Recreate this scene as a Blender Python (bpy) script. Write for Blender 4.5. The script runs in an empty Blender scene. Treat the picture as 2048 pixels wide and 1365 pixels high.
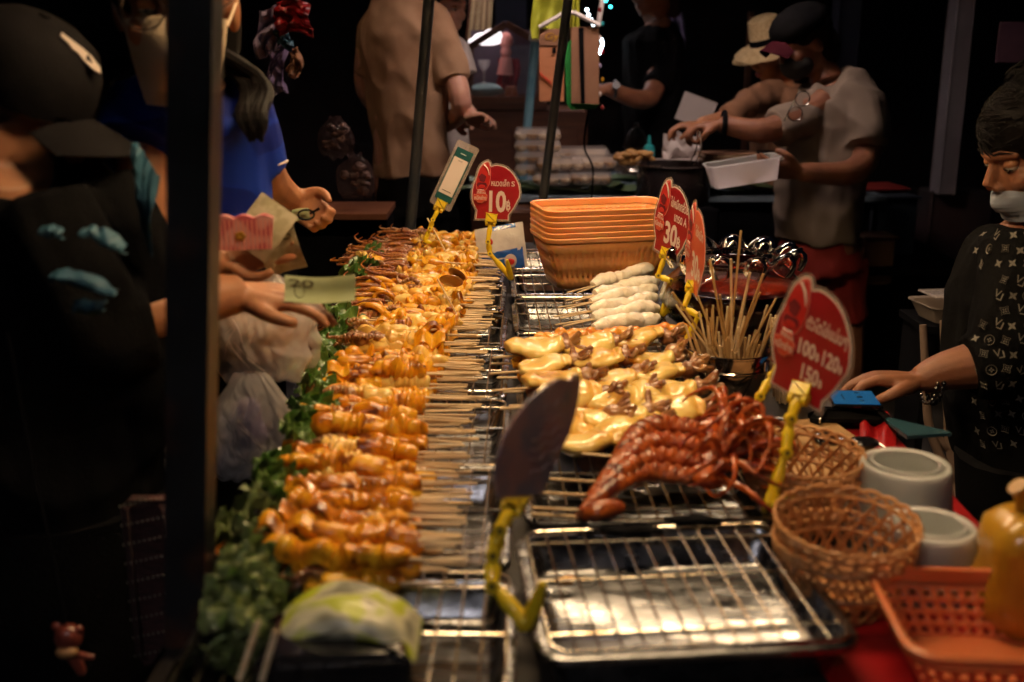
import bpy, bmesh, math, random
from mathutils import Vector, Matrix, noise, Euler
from mathutils.bvhtree import BVHTree
random.seed(7)
V = Vector
R = math.radians
SC = bpy.context.scene
COL = SC.collection

# ---------------------------------------------------------------- camera, world, exposure
PITCH, FOC, EYE = R(15.4), 2200.0, 1.46          # focal length in pixels of the 2048 px wide photograph
cam_d = bpy.data.cameras.new('camera')
cam_d.lens = FOC / 2048 * 36
cam_d.sensor_width = 36
cam_d.clip_start = 0.05
cam_d.clip_end = 300
cam_d.dof.use_dof = True
cam_d.dof.focus_distance = 2.45
cam_d.dof.aperture_fstop = 3.0
cam = bpy.data.objects.new('camera', cam_d)
cam.location = (0, 0, EYE)
cam.rotation_euler = (R(90) - PITCH, 0, 0)
COL.objects.link(cam)
SC.camera = cam

world = bpy.data.worlds.new('World')
SC.world = world
world.use_nodes = True
wn = world.node_tree
bg = wn.nodes['Background']
sky = wn.nodes.new('ShaderNodeTexSky')
sky.sky_type = 'NISHITA'
sky.sun_disc = False
sky.sun_elevation = R(1)
sky.sun_rotation = R(200)
wn.links.new(sky.outputs[0], bg.inputs[0])
bg.inputs[1].default_value = 0.0032               # night
moon_d = bpy.data.lights.new('moonlight', 'SUN')
moon_d.energy = 0.006
moon_d.angle = R(0.5)
moon_d.color = (0.7, 0.8, 1.0)
moon = bpy.data.objects.new('moonlight', moon_d)
moon.rotation_euler = (R(35), 0, R(-20))
COL.objects.link(moon)
SC.view_settings.view_transform = 'Standard'
SC.view_settings.look = 'None'
SC.view_settings.gamma = 1
SC.view_settings.use_curve_mapping = False
SC.view_settings.exposure = 0.1
SC.render.engine = 'CYCLES'
SC.cycles.max_bounces = 8
SC.cycles.caustics_reflective = False
SC.cycles.caustics_refractive = False
SC.cycles.sample_clamp_indirect = 4

# ---------------------------------------------------------------- picture point -> place
def ray(px, py):
    x = (px - 1024) / FOC
    v = -(py - 682.5) / FOC
    return V((x, math.cos(PITCH) + v * math.sin(PITCH), -math.sin(PITCH) + v * math.cos(PITCH)))
def at(px, py, z):
    r = ray(px, py); t = (z - EYE) / r.z
    return V((r.x * t, r.y * t, z))
def wy(px, py, y):
    r = ray(px, py); t = y / r.y
    return V((r.x * t, y, EYE + r.z * t))

# ---------------------------------------------------------------- shapes: every one returns (verts, faces)
def J(*gs):
    vs, fs = [], []
    for g in gs:
        n = len(vs)
        vs += list(g[0]); fs += [tuple(i + n for i in f) for f in g[1]]
    return vs, fs
def X(g, m):
    return [m @ V(v) for v in g[0]], g[1]
def mat4(o, x, y, z):
    m = Matrix((V(x), V(y), V(z))).transposed().to_4x4(); m.translation = V(o); return m
def frame(o, fwd, up=(0, 0, 1)):                   # local y = fwd, z ~ up
    y = V(fwd).normalized(); x = y.cross(V(up)).normalized(); z = x.cross(y)
    return mat4(o, x, y, z)
def box(c, s, rz=0, bev=0.0):
    hx, hy, hz = s[0] / 2, s[1] / 2, s[2] / 2
    if bev <= 0:
        v = [V((x * hx, y * hy, z * hz)) for z in (-1, 1) for x, y in ((-1, -1), (1, -1), (1, 1), (-1, 1))]
        f = [(3, 2, 1, 0), (4, 5, 6, 7)] + [(i, (i + 1) % 4, (i + 1) % 4 + 4, i + 4) for i in range(4)]
    else:
        b = min(bev, hx * .9, hy * .9, hz * .9)
        v = []
        for z, k in ((-hz, b), (-hz + b, 0), (hz - b, 0), (hz, b)):
            for sx, sy in ((-1, -1), (1, -1), (1, 1), (-1, 1)):
                ax, ay = sx * (hx - k), sy * (hy - k)
                p, q = V((ax, ay - sy * b, z)), V((ax - sx * b, ay, z))
                v += [p, q] if sx * sy < 0 else [q, p]
        f = [tuple(reversed(range(8))), tuple(range(24, 32))]
        for k in range(3):
            f += [(k * 8 + i, k * 8 + (i + 1) % 8, k * 8 + 8 + (i + 1) % 8, k * 8 + 8 + i) for i in range(8)]
    m = Matrix.Translation(V(c)) @ Matrix.Rotation(rz, 4, 'Z')
    return X((v, f), m)
def tube(pts, r, seg=8, flat=1.0, up=None, closed=False, caps=True):
    pts = [V(p) for p in pts]; n = len(pts)
    rs = r if isinstance(r, (list, tuple)) else [r] * n
    vs, fs = [], []
    side = None
    for i, p in enumerate(pts):
        if closed: t = pts[(i + 1) % n] - pts[i - 1]
        else: t = pts[min(i + 1, n - 1)] - pts[max(i - 1, 0)]
        t = t.normalized() if t.length > 1e-9 else V((0, 0, 1))
        if up is not None:
            s = t.cross(V(up)); side = s.normalized() if s.length > 1e-5 else (side or t.orthogonal().normalized())
        elif side is None: side = t.orthogonal().normalized()
        else:
            s = side - t * side.dot(t); side = s.normalized() if s.length > 1e-6 else t.orthogonal().normalized()
        b = side.cross(t)
        for k in range(seg):
            a = 2 * math.pi * k / seg
            vs.append(p + side * (math.cos(a) * rs[i]) + b * (math.sin(a) * rs[i] * flat))
    for i in range(n if closed else n - 1):
        j = (i + 1) % n
        for k in range(seg):
            l = (k + 1) % seg
            fs.append((i * seg + k, i * seg + l, j * seg + l, j * seg + k))
    if caps and not closed:
        fs.append(tuple(reversed(range(seg)))); fs.append(tuple(range((n - 1) * seg, n * seg)))
    return vs, fs
def cyl(a, b, r, seg=12): return tube([a, b], r, seg)
def lathe(prof, seg=32, c=(0, 0, 0), wob=None):
    vs, fs = [], []; c = V(c)
    for i, (r, z) in enumerate(prof):
        for k in range(seg):
            a = 2 * math.pi * k / seg
            rr, zz = (wob(r, z, a) if wob else (r, z))
            vs.append(c + V((rr * math.cos(a), rr * math.sin(a), zz)))
    for i in range(len(prof) - 1):
        for k in range(seg):
            l = (k + 1) % seg
            fs.append((i * seg + k, i * seg + l, (i + 1) * seg + l, (i + 1) * seg + k))
    return vs, fs
def ell(c, r, m=None, seg=16, rings=10, nz=0.0, sd=0.0, fr=30.0):
    vs, fs = [], []
    for i in range(rings + 1):
        t = math.pi * i / rings
        for k in range(seg):
            a = 2 * math.pi * k / seg
            p = V((math.sin(t) * math.cos(a) * r[0], math.sin(t) * math.sin(a) * r[1], math.cos(t) * r[2]))
            if nz: p *= 1 + nz * noise.noise(p * fr + V((sd, sd * 1.7, 3)))
            vs.append(p)
    for i in range(rings):
        for k in range(seg):
            l = (k + 1) % seg
            fs.append((i * seg + k, (i + 1) * seg + k, (i + 1) * seg + l, i * seg + l))
    M = Matrix.Translation(V(c))
    if m is not None: M = M @ m.to_4x4()
    return X((vs, fs), M)
def prism(poly, t, m):                              # outline in local xy, thickness t along local z
    n = len(poly)
    vs = [V((p[0], p[1], -t / 2)) for p in poly] + [V((p[0], p[1], t / 2)) for p in poly]
    fs = [tuple(reversed(range(n))), tuple(range(n, 2 * n))] + [(i, (i + 1) % n, (i + 1) % n + n, i + n) for i in range(n)]
    return X((vs, fs), m)
def sheet(f, nu, nv, t=0.0):
    vs = [V(f(i / nu, j / nv)) for j in range(nv + 1) for i in range(nu + 1)]
    fs = [(j * (nu + 1) + i, j * (nu + 1) + i + 1, (j + 1) * (nu + 1) + i + 1, (j + 1) * (nu + 1) + i) for j in range(nv) for i in range(nu)]
    if t:
        N = [V((0, 0, 0)) for _ in vs]
        for q in fs:
            n = (vs[q[1]] - vs[q[0]]).cross(vs[q[3]] - vs[q[0]])
            for i in q: N[i] += n
        k = len(vs)
        vs2 = [v - n.normalized() * t for v, n in zip(vs, N)]
        fb = [tuple(reversed([i + k for i in q])) for q in fs]
        ring = [i for i in range(nu)] + [j * (nu + 1) + nu for j in range(nv)] + [nv * (nu + 1) + i for i in range(nu, 0, -1)] + [j * (nu + 1) for j in range(nv, 0, -1)]
        sd = [(ring[(i + 1) % len(ring)], ring[i], ring[i] + k, ring[(i + 1) % len(ring)] + k) for i in range(len(ring))]
        return vs + vs2, fs + fb + sd
    return vs, fs
def cat(pts, n=6, closed=False):                    # Catmull-Rom
    pts = [V(p) for p in pts]; m = len(pts); out = []
    rng = range(m if closed else m - 1)
    for i in rng:
        if closed: p0, p1, p2, p3 = pts[i - 1], pts[i], pts[(i + 1) % m], pts[(i + 2) % m]
        else: p0, p1, p2, p3 = pts[max(i - 1, 0)], pts[i], pts[i + 1], pts[min(i + 2, m - 1)]
        for k in range(n):
            t = k / n
            out.append(0.5 * ((2 * p1) + (p2 - p0) * t + (2 * p0 - 5 * p1 + 4 * p2 - p3) * t * t + (3 * p1 - p0 - 3 * p2 + p3) * t ** 3))
    if not closed: out.append(pts[-1])
    return out
def lerps(a, n):
    out = []
    for i in range(n):
        t = i / (n - 1) * (len(a) - 1); k = min(int(t), len(a) - 2); out.append(a[k] + (a[k + 1] - a[k]) * (t - k))
    return out
def limb(pts, rad, seg=12, flat=1.0, up=None, n=5):
    c = cat(pts, n); return tube(c, lerps(rad, len(c)), seg, flat, up)

# ---------------------------------------------------------------- objects
def mesh(name, g, smooth=True):
    me = bpy.data.meshes.new(name)
    me.from_pydata([tuple(v) for v in g[0]], [], g[1])
    me.update()
    if smooth:
        me.polygons.foreach_set('use_smooth', [True] * len(me.polygons))
        try: me.set_sharp_from_angle(angle=R(42))
        except Exception: pass
    return me
def inv_of(p):
    while p.parent: return Matrix.Identity(4)
    return Matrix.Translation(-p.location) if p.type == 'EMPTY' else Matrix.Identity(4)
def obj(name, g, m, parent=None, smooth=True, label=None):
    me = g if isinstance(g, bpy.types.Mesh) else mesh(name, g, smooth)
    if m is not None and not me.materials: me.materials.append(m)
    o = bpy.data.objects.new(name, me); COL.objects.link(o)
    if parent is not None:
        o.parent = parent
        o.matrix_parent_inverse = inv_of(parent)
    if label: o['label'] = label
    return o
def tag(o, label, cat_, group=None):
    o['label'] = label; o['category'] = cat_
    if group: o['group'] = group
    return o
def thing(name, label, cat_, loc=(0, 0, 0), group=None):
    o = bpy.data.objects.new(name, None); o.empty_display_size = 0.05
    o.location = V(loc); COL.objects.link(o)
    return tag(o, label, cat_, group)
def struct(name, g, m, smooth=False):
    o = obj(name, g, m, None, smooth); o['kind'] = 'structure'; return o
def dup(root, loc, rot=(0, 0, 0), label=None, group=None, scale=1.0):
    def cp(o, par):
        c = o.copy(); COL.objects.link(c)
        if par is not None: c.parent = par
        for ch in KIDS.get(o.name, list(o.children)): cp(ch, c)
        return c
    r = cp(root, None)
    r.location = V(loc); r.rotation_euler = rot; r.scale = (scale,) * 3
    if label: r['label'] = label
    if group: r['group'] = group
    return r
KIDS = {}
def union(g, voxel=0.006, smooth=6, post=None):
    """many overlapping closed shapes -> one continuous surface"""
    me = mesh('tmp', g, False)
    o = bpy.data.objects.new('tmp', me); COL.objects.link(o)
    rm = o.modifiers.new('r', 'REMESH'); rm.mode = 'VOXEL'; rm.voxel_size = voxel; rm.use_smooth_shade = True
    if smooth:
        s = o.modifiers.new('s', 'SMOOTH'); s.factor = 0.5; s.iterations = smooth
    dg = bpy.context.evaluated_depsgraph_get()
    out = bpy.data.meshes.new_from_object(o.evaluated_get(dg))
    bpy.data.objects.remove(o); bpy.data.meshes.remove(me)
    if post:
        out.update()
        ns = [v.normal.copy() for v in out.vertices]
        for v, n in zip(out.vertices, ns): v.co = post(v.co, n)
    out.polygons.foreach_set('use_smooth', [True] * len(out.polygons))
    out.materials.clear()
    return out
def wrinkle(amp, f=(9, 9, 5), sd=0.0):
    def p(co, n):
        q = V((co.x * f[0] + sd, co.y * f[1], co.z * f[2] + co.x * f[0] * .5))
        w = abs(noise.noise(q)) * -2 + .5 + noise.noise(q * 2.7) * .35
        return co + n * (w * amp)
    return p
def text(s, size, offset=0.0, thick=0.0002, shear=0.0, align='LEFT'):
    cu = bpy.data.curves.new('t', 'FONT'); cu.body = s; cu.size = size; cu.offset = offset; cu.extrude = thick; cu.shear = shear
    cu.align_x = align; cu.resolution_u = 3
    o = bpy.data.objects.new('t', cu); COL.objects.link(o)
    dg = bpy.context.evaluated_depsgraph_get()
    me = bpy.data.meshes.new_from_object(o.evaluated_get(dg))
    g = ([v.co.copy() for v in me.vertices], [tuple(p.vertices) for p in me.polygons])
    bpy.data.objects.remove(o); bpy.data.meshes.remove(me)
    return g
def fit(g, x0, y0, x1, y1):                         # squeeze flat text into a rectangle
    xs = [v.x for v in g[0]] or [0, 1]; ys = [v.y for v in g[0]] or [0, 1]
    a, b, c, d = min(xs), max(xs), min(ys), max(ys)
    return [V((x0 + (v.x - a) / max(b - a, 1e-6) * (x1 - x0), y0 + (v.y - c) / max(d - c, 1e-6) * (y1 - y0), v.z)) for v in g[0]], g[1]

# ---------------------------------------------------------------- materials
def M(name, c, rough=0.5, metal=0.0, c2=None, scale=20.0, bump=0.0, bscale=60.0, sss=0.0, coat=0.0, trans=0.0, ior=1.45,
      alpha=1.0, emit=None, estr=0.0, detail=4.0, stretch=(1, 1, 1), c3=None, rvar=0.0, sssr=(1, .55, .2), spec=.5, sscale=.006, lo=.38, hi=.62, sheen=0.0):
    m = bpy.data.materials.new(name); m.use_nodes = True
    nt = m.node_tree; b = nt.nodes['Principled BSDF']; N = nt.nodes.new; L = nt.links.new
    b.inputs['Base Color'].default_value = (*c, 1); b.inputs['Roughness'].default_value = rough
    b.inputs['Metallic'].default_value = metal; b.inputs['IOR'].default_value = ior
    if trans: b.inputs['Transmission Weight'].default_value = trans
    if spec != .5: b.inputs['Specular IOR Level'].default_value = spec
    if alpha < 1: b.inputs['Alpha'].default_value = alpha
    if coat: b.inputs['Coat Weight'].default_value = coat; b.inputs['Coat Roughness'].default_value = 0.08
    if sheen: b.inputs['Sheen Weight'].default_value = sheen
    if sss:
        b.inputs['Subsurface Weight'].default_value = sss; b.inputs['Subsurface Radius'].default_value = sssr; b.inputs['Subsurface Scale'].default_value = sscale
    if emit: b.inputs['Emission Color'].default_value = (*emit, 1); b.inputs['Emission Strength'].default_value = estr
    tc = N('ShaderNodeTexCoord'); mp = N('ShaderNodeMapping'); mp.inputs['Scale'].default_value = stretch
    L(tc.outputs['Object'], mp.inputs['Vector'])
    oi = N('ShaderNodeObjectInfo'); ad = N('ShaderNodeVectorMath'); ad.operation = 'ADD'
    mu = N('ShaderNodeMath'); mu.operation = 'MULTIPLY'; mu.inputs[1].default_value = 7.0
    L(oi.outputs['Random'], mu.inputs[0]); L(mp.outputs[0], ad.inputs[0]); L(mu.outputs[0], ad.inputs[1])
    if c2 is not None:
        n = N('ShaderNodeTexNoise'); n.inputs['Scale'].default_value = scale; n.inputs['Detail'].default_value = detail
        L(ad.outputs[0], n.inputs['Vector'])
        r = N('ShaderNodeValToRGB'); r.color_ramp.elements[0].position = lo; r.color_ramp.elements[1].position = hi
        r.color_ramp.elements[0].color = (*c, 1); r.color_ramp.elements[1].color = (*c2, 1)
        if c3 is not None:
            e = r.color_ramp.elements.new(min(hi + .12, .99)); e.color = (*c3, 1)
        L(n.outputs['Fac'], r.inputs['Fac']); L(r.outputs['Color'], b.inputs['Base Color'])
    if rvar:
        n3 = N('ShaderNodeTexNoise'); n3.inputs['Scale'].default_value = scale * .6; n3.inputs['Detail'].default_value = 3
        L(ad.outputs[0], n3.inputs['Vector'])
        mr = N('ShaderNodeMapRange'); mr.inputs['From Min'].default_value = .35; mr.inputs['From Max'].default_value = .65
        mr.inputs['To Min'].default_value = max(rough - rvar, .02); mr.inputs['To Max'].default_value = rough + rvar
        L(n3.outputs['Fac'], mr.inputs['Value']); L(mr.outputs[0], b.inputs['Roughness'])
    if bump:
        n2 = N('ShaderNodeTexNoise'); n2.inputs['Scale'].default_value = bscale; n2.inputs['Detail'].default_value = 5
        L(ad.outputs[0], n2.inputs['Vector'])
        bp = N('ShaderNodeBump'); bp.inputs['Strength'].default_value = bump; bp.inputs['Distance'].default_value = 0.004
        L(n2.outputs['Fac'], bp.inputs['Height']); L(bp.outputs['Normal'], b.inputs['Normal'])
    return m

m_asph = M('asphalt', (.018, .017, .018), .9, c2=(.03, .028, .026), scale=8, bump=.6, bscale=120)
m_wall = M('dark plaster wall', (.035, .03, .032), .9, c2=(.06, .045, .045), scale=2, bump=.3)
m_board = M('dark painted boards', (.02, .016, .018), .6, c2=(.04, .02, .02), scale=3)
m_pillar = M('lilac grey paint', (.27, .25, .28), .7, c2=(.19, .175, .195), scale=3, bump=.2, bscale=30)
m_post = M('black painted steel', (.012, .012, .014), .45, c2=(.05, .018, .01), scale=14, lo=.55, hi=.7, rvar=.15)
m_pole = M('dark blue grey steel', (.03, .035, .045), .4, c2=(.05, .05, .05), scale=9, metal=.3)
m_bluepole = M('blue painted pole', (.12, .30, .42), .5, c2=(.2, .42, .52), scale=12)
m_steel = M('stainless steel', (.30, .31, .34), .26, 1.0, c2=(.18, .185, .20), scale=22, rvar=.1, bump=.45, bscale=10, stretch=(1, 3, 1))
m_wire = M('chrome wire', (.6, .57, .53), .22, 1.0, c2=(.35, .28, .2), scale=30)
m_bucket = M('polished bucket steel', (.45, .4, .38), .13, 1.0, rvar=.05, c2=(.35, .3, .28), scale=5)
m_stick = M('bamboo', (.70, .50, .28), .55, c2=(.80, .63, .40), scale=18, stretch=(.3, 4, 4), bump=.2, bscale=90)
m_stick2 = M('used bamboo', (.42, .24, .09), .55, c2=(.6, .4, .18), scale=14, stretch=(2, 2, .4))
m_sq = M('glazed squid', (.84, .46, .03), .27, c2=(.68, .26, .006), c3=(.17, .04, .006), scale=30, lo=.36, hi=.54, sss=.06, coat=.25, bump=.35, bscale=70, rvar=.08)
m_sqy = M('pale yellow squid', (.86, .62, .20), .2, c2=(.80, .48, .10), scale=24, c3=(.50, .20, .03), lo=.36, hi=.56, sss=.12, coat=.5, bump=.28, bscale=50, rvar=.08)
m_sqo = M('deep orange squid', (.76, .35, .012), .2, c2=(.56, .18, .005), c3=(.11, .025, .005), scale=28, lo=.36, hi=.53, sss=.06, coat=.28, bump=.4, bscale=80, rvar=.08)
m_tent = M('brown squid tentacles', (.40, .15, .025), .3, c2=(.20, .05, .015), c3=(.09, .025, .012), scale=34, sss=.2, coat=.5, bump=.6, bscale=160)
m_cream = M('fresh cream squid', (.86, .63, .20), .28, c2=(.78, .46, .10), c3=(.42, .18, .03), lo=.42, hi=.62, scale=20, sss=.12, coat=.45, bump=.15, bscale=30, rvar=.06)
m_headsq = M('purple brown squid head', (.40, .21, .08), .28, c2=(.20, .075, .035), c3=(.5, .30, .12), scale=40, sss=.25, coat=.5, bump=.6, bscale=120)
m_red = M('red grilled squid', (.22, .032, .007), .32, c2=(.38, .085, .014), c3=(.08, .01, .005), scale=34, lo=.34, hi=.52, sss=.05, coat=.25, bump=.5, bscale=90)
m_redridge = M('red scored flesh', (.46, .17, .06), .4, c2=(.26, .05, .015), scale=45, sss=.3, coat=.5, bump=.4, bscale=90)
m_redt = M('red orange tentacles', (.50, .10, .012), .26, c2=(.20, .022, .006), scale=36, sss=.1, coat=.5, bump=.4, bscale=110)
m_roe = M('white squid roe', (.92, .86, .74), .3, c2=(.84, .76, .62), scale=30, sss=.3, sssr=(1, .85, .65), coat=.4, bump=.5, bscale=90)
m_egg = M('orange roe', (.78, .38, .06), .22, c2=(.70, .24, .03), scale=24, sss=.5, coat=.6, bump=.35, bscale=60)
m_mush = M('brown glassy slice', (.32, .14, .03), .2, c2=(.2, .08, .02), scale=14, sss=.3, coat=.7)
m_leaf2 = M('frilly pale lettuce', (.085, .12, .03), .45, c2=(.20, .24, .09), scale=30, bump=.8, bscale=60, coat=.2, sss=.15, sssr=(.5, 1, .2))
m_leaf = M('lettuce green', (.045, .11, .018), .35, c2=(.10, .17, .035), scale=16, bump=.7, bscale=45, coat=.3, sss=.1, sssr=(.3, 1, .1))
m_rib = M('lettuce rib', (.30, .38, .16), .4, c2=(.2, .3, .1), scale=20)
m_banleaf = M('banana leaf', (.10, .17, .07), .4, c2=(.12, .17, .08), scale=10, bump=.4, bscale=30, stretch=(1, 6, 1))
m_yel = M('yellow clip plastic', (.84, .62, .02), .36, c2=(.76, .53, .015), scale=10, sss=.1, coat=.2)
m_yeld = M('dark pivot', (.12, .08, .01), .5)
m_card = M('clear laminate', (.62, .5, .46), .25, c2=(.5, .42, .38), scale=6, alpha=.35, coat=.6)
m_cardred = M('sign red', (.34, .008, .02), .35, c2=(.28, .004, .014), scale=7, coat=.3, lo=.3, hi=.7)
m_cardor = M('sign orange red and glare', (.66, .10, .05), .35, c2=(.6, .07, .04), scale=8, coat=.4)  # orange red print; on the edge-on card it carries glare as colour
m_cardred2 = M('logo bright red', (.6, .03, .03), .4, c2=(.5, .02, .02), scale=30)
m_pink = M('sign pink', (.80, .30, .25), .45)
m_white = M('sign white', (.78, .66, .6), .45)
m_maroon = M('logo maroon', (.14, .008, .02), .5)
m_green = M('card dark green', (.01, .06, .06), .3, coat=.3)
m_cardback = M('sign back print', (.09, .10, .20), .4, c2=(.24, .14, .18), scale=3, stretch=(1, 9, 9), coat=.3)
m_wave = M('pale wave print', (.42, .38, .50), .4)
m_orange = M('orange plastic', (.92, .42, .17), .38, c2=(.86, .34, .11), scale=7, sss=.35, sssr=(1, .4, .1), coat=.15)
m_orange2 = M('red orange plastic', (.68, .21, .08), .4, c2=(.58, .15, .05), scale=6, sss=.3, sssr=(1, .3, .1), coat=.15)
m_wick = M('tan basket plastic', (.58, .29, .11), .42, c2=(.44, .19, .065), scale=15, bump=.2, bscale=120)
m_tub = M('frosted plastic', (.94, .90, .93), .35, coat=.25, c2=(.90, .85, .89), scale=12, sss=1.0, sssr=(1, .9, .95), sscale=.05)
m_clear = M('clear plastic', (.9, .88, .88), .06, trans=1.0, ior=1.2)
m_film = M('clear film', (.97, .93, .93), .10, alpha=.34, coat=1.0, bump=.4, bscale=25)
m_glass = M('clear glass', (.97, .96, .95), .02, trans=1.0, ior=1.45)
m_sauce = M('red chili sauce', (.35, .03, .008), .12, c2=(.14, .012, .004), scale=30, coat=.8, bump=.3, bscale=60)
m_cloth = M('red vinyl cloth', (.34, .005, .008), .4, c2=(.24, .003, .005), scale=5, bump=.2, bscale=18)
m_table = M('dark table', (.010, .008, .007), .6, c2=(.018, .012, .009), scale=6, bump=.2)
m_wood = M('chopping board wood', (.45, .27, .12), .55, c2=(.33, .18, .07), scale=5, stretch=(1, 12, 1), bump=.15)
m_brownw = M('brown stained wood', (.16, .06, .03), .5, c2=(.1, .035, .02), scale=4, stretch=(1, 8, 8))
m_gourd = M('yellow glazed', (.50, .27, .02), .3, c2=(.34, .15, .01), scale=6, coat=.5, sss=.1)
m_dark = M('matt black', (.004, .004, .005), .9, spec=.03)
m_black = M('glossy black', (.008, .008, .01), .12, coat=.5)
m_cardb = M('brown paper', (.34, .18, .1), .8, c2=(.28, .14, .08), scale=7, bump=.2)
m_peach = M('peach paper', (.62, .27, .13), .7, c2=(.55, .22, .1), scale=5)
m_leafg = M('bright green paper', (.02, .30, .06), .6)
m_lime = M('lime fabric', (.40, .42, .03), .7, c2=(.3, .34, .03), scale=6, bump=.4, bscale=10, sheen=0)
m_whitepl = M('white plastic', (.7, .66, .64), .4)
m_paper = M('tissue paper', (.66, .6, .58), .8, c2=(.55, .48, .46), scale=10, bump=.3, bscale=25)
m_food = M('fried food', (.62, .36, .12), .5, c2=(.42, .2, .06), c3=(.7, .5, .22), scale=30, bump=.8, bscale=60, coat=.2)
m_food2 = M('pale dumplings', (.66, .5, .33), .45, c2=(.5, .34, .18), scale=26, bump=.5, bscale=50)
m_potm = M('black pot', (.02, .018, .02), .25, coat=.4, rvar=.1, c2=(.03, .02, .02), scale=8)
m_skin = M('warm skin', (.46, .215, .11), .48, c2=(.34, .15, .08), scale=16, sss=.25, bump=.15, bscale=260)
m_skinl = M('light skin', (.66, .37, .27), .45, c2=(.55, .29, .21), scale=14, sss=.25, bump=.1, bscale=200)
m_skind = M('tanned skin', (.28, .12, .065), .48, c2=(.22, .09, .05), scale=16, sss=.2, bump=.15, bscale=240)
m_lip = M('lips', (.40, .09, .07), .4, coat=.2)
m_nail = M('fingernail', (.55, .32, .26), .3, coat=.4)
m_eyew = M('eye white', (.6, .55, .5), .2, coat=.6)
m_iris = M('dark iris', (.03, .015, .01), .1, coat=1.0)
m_hair = M('black hair', (.004, .003, .003), .5, spec=.15, c2=(.006, .004, .004), scale=6, stretch=(30, 30, 1), bump=.9, bscale=90)
m_tan = M('khaki cotton', (.36, .22, .13), .85, c2=(.26, .145, .08), scale=6, bump=.3, bscale=300, sheen=0)
m_khaki = M('grey khaki cotton', (.20, .155, .12), .85, c2=(.21, .165, .125), scale=5, bump=.3, bscale=300, sheen=0)
m_redp = M('dark red trousers', (.26, .02, .015), .8, c2=(.2, .012, .01), scale=6)
m_blackc = M('black cotton', (.0028, .0028, .0035), .9, spec=.05, c2=(.005, .0048, .005), scale=6, bump=.3, bscale=200)
m_capc = M('charcoal cap cloth', (.011, .010, .011), .9, spec=.1, c2=(.008, .007, .008), scale=12, bump=.3, bscale=400)
m_blue = M('royal blue jersey', (.003, .014, .18), .6, spec=.2, c2=(.005, .03, .30), scale=9, stretch=(1, 1, 3), detail=0, lo=.48, hi=.52, bump=.2, bscale=300)
m_teal = M('teal fabric', (.012, .06, .11), .6, c2=(.03, .11, .17), scale=5, bump=.2, bscale=40)
m_mask = M('beige mask cloth', (.78, .64, .48), .7, c2=(.72, .57, .42), scale=9, bump=.2, bscale=200)
m_maskb = M('pale blue mask', (.27, .31, .40), .7, bump=.2, bscale=200)
m_maskk = M('black mask', (.012, .012, .013), .75)
m_note = M('banknote paper', (.48, .42, .29), .7, c2=(.34, .3, .18), scale=45, lo=.42, hi=.58)
m_noteg = M('green banknote paper', (.42, .47, .28), .7, c2=(.36, .4, .2), scale=12)
m_ink = M('banknote ink', (.12, .11, .06), .7)
m_gingham = M('pink gingham', (.55, .10, .12), .6, c2=(.7, .35, .32), scale=60, detail=0)
m_screen = M('phone screen', (.01, .05, .09), .2, emit=(.01, .15, .42), estr=.30)
m_straw = M('straw', (.62, .48, .26), .8, c2=(.5, .36, .18), scale=60, bump=.6, bscale=120)
m_silver = M('silver', (.7, .68, .64), .2, 1.0)
m_led = M('blue led', (.2, .5, 1), .3, emit=(.25, .6, 1.0), estr=14)
m_ledg = M('teal led', (.1, .8, .7), .3, emit=(.05, .7, .8), estr=9)
m_ledw = M('white led', (1, 1, 1), .3, emit=(.7, .9, 1.0), estr=22)
m_print = M('off white print', (.20, .185, .155), .7)
m_brown = M('red brown wood', (.22, .05, .03), .35, coat=.5, c2=(.14, .03, .02), scale=20)
m_tealb = M('teal plastic', (.02, .32, .36), .35, coat=.3)
m_purple = M('lilac cloth', (.22, .16, .3), .8, c2=(.3, .26, .4), scale=9, bump=.4, bscale=30)
m_redc = M('red satin', (.4, .01, .02), .35, c2=(.2, .01, .01), scale=12, bump=.5, bscale=20)
m_foodb = M('cream snacks', (.92, .78, .55), .5, c2=(.74, .54, .33), scale=40, bump=.4, bscale=50)
m_fawn = M('bagged dried food', (.10, .045, .035), .5, c2=(.04, .02, .015), scale=22, bump=.5, bscale=40)
m_lampcase = M('white lamp housing', (.7, .7, .68), .5)
# ================================================================ setting
struct('ground', box((0, 20, -0.05), (60, 60, 0.1)), m_asph)
sky_dome = struct('sky', ell((0, 10, 0), (90, 90, 60), seg=24, rings=12), M('night sky', (.002, .002, .004), 1.0, emit=(.004, .005, .01), estr=.2))
def brick_wall(name, label, c, s, mat, group=None):
    w = thing(name, label, 'wall', (c[0], c[1], 0), group)
    obj('plaster_face', box((c[0], c[1], s[2] / 2), s, bev=.01), mat, w)
    obj('base_course', box((c[0], c[1] - .03, .15), (s[0] + .02, s[1] + .06, .3), bev=.01), m_board, w)
    return w
brick_wall('wall', 'dark shopfront wall closing off the lane behind all the stalls', (0, 8.6, 0), (14, .2, 4.5), m_wall)
brick_wall('wall', 'dim side wall of the lane at the far right edge', (3.9, 6.2, 0), (.2, 4.5, 4.5), m_wall)
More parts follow.
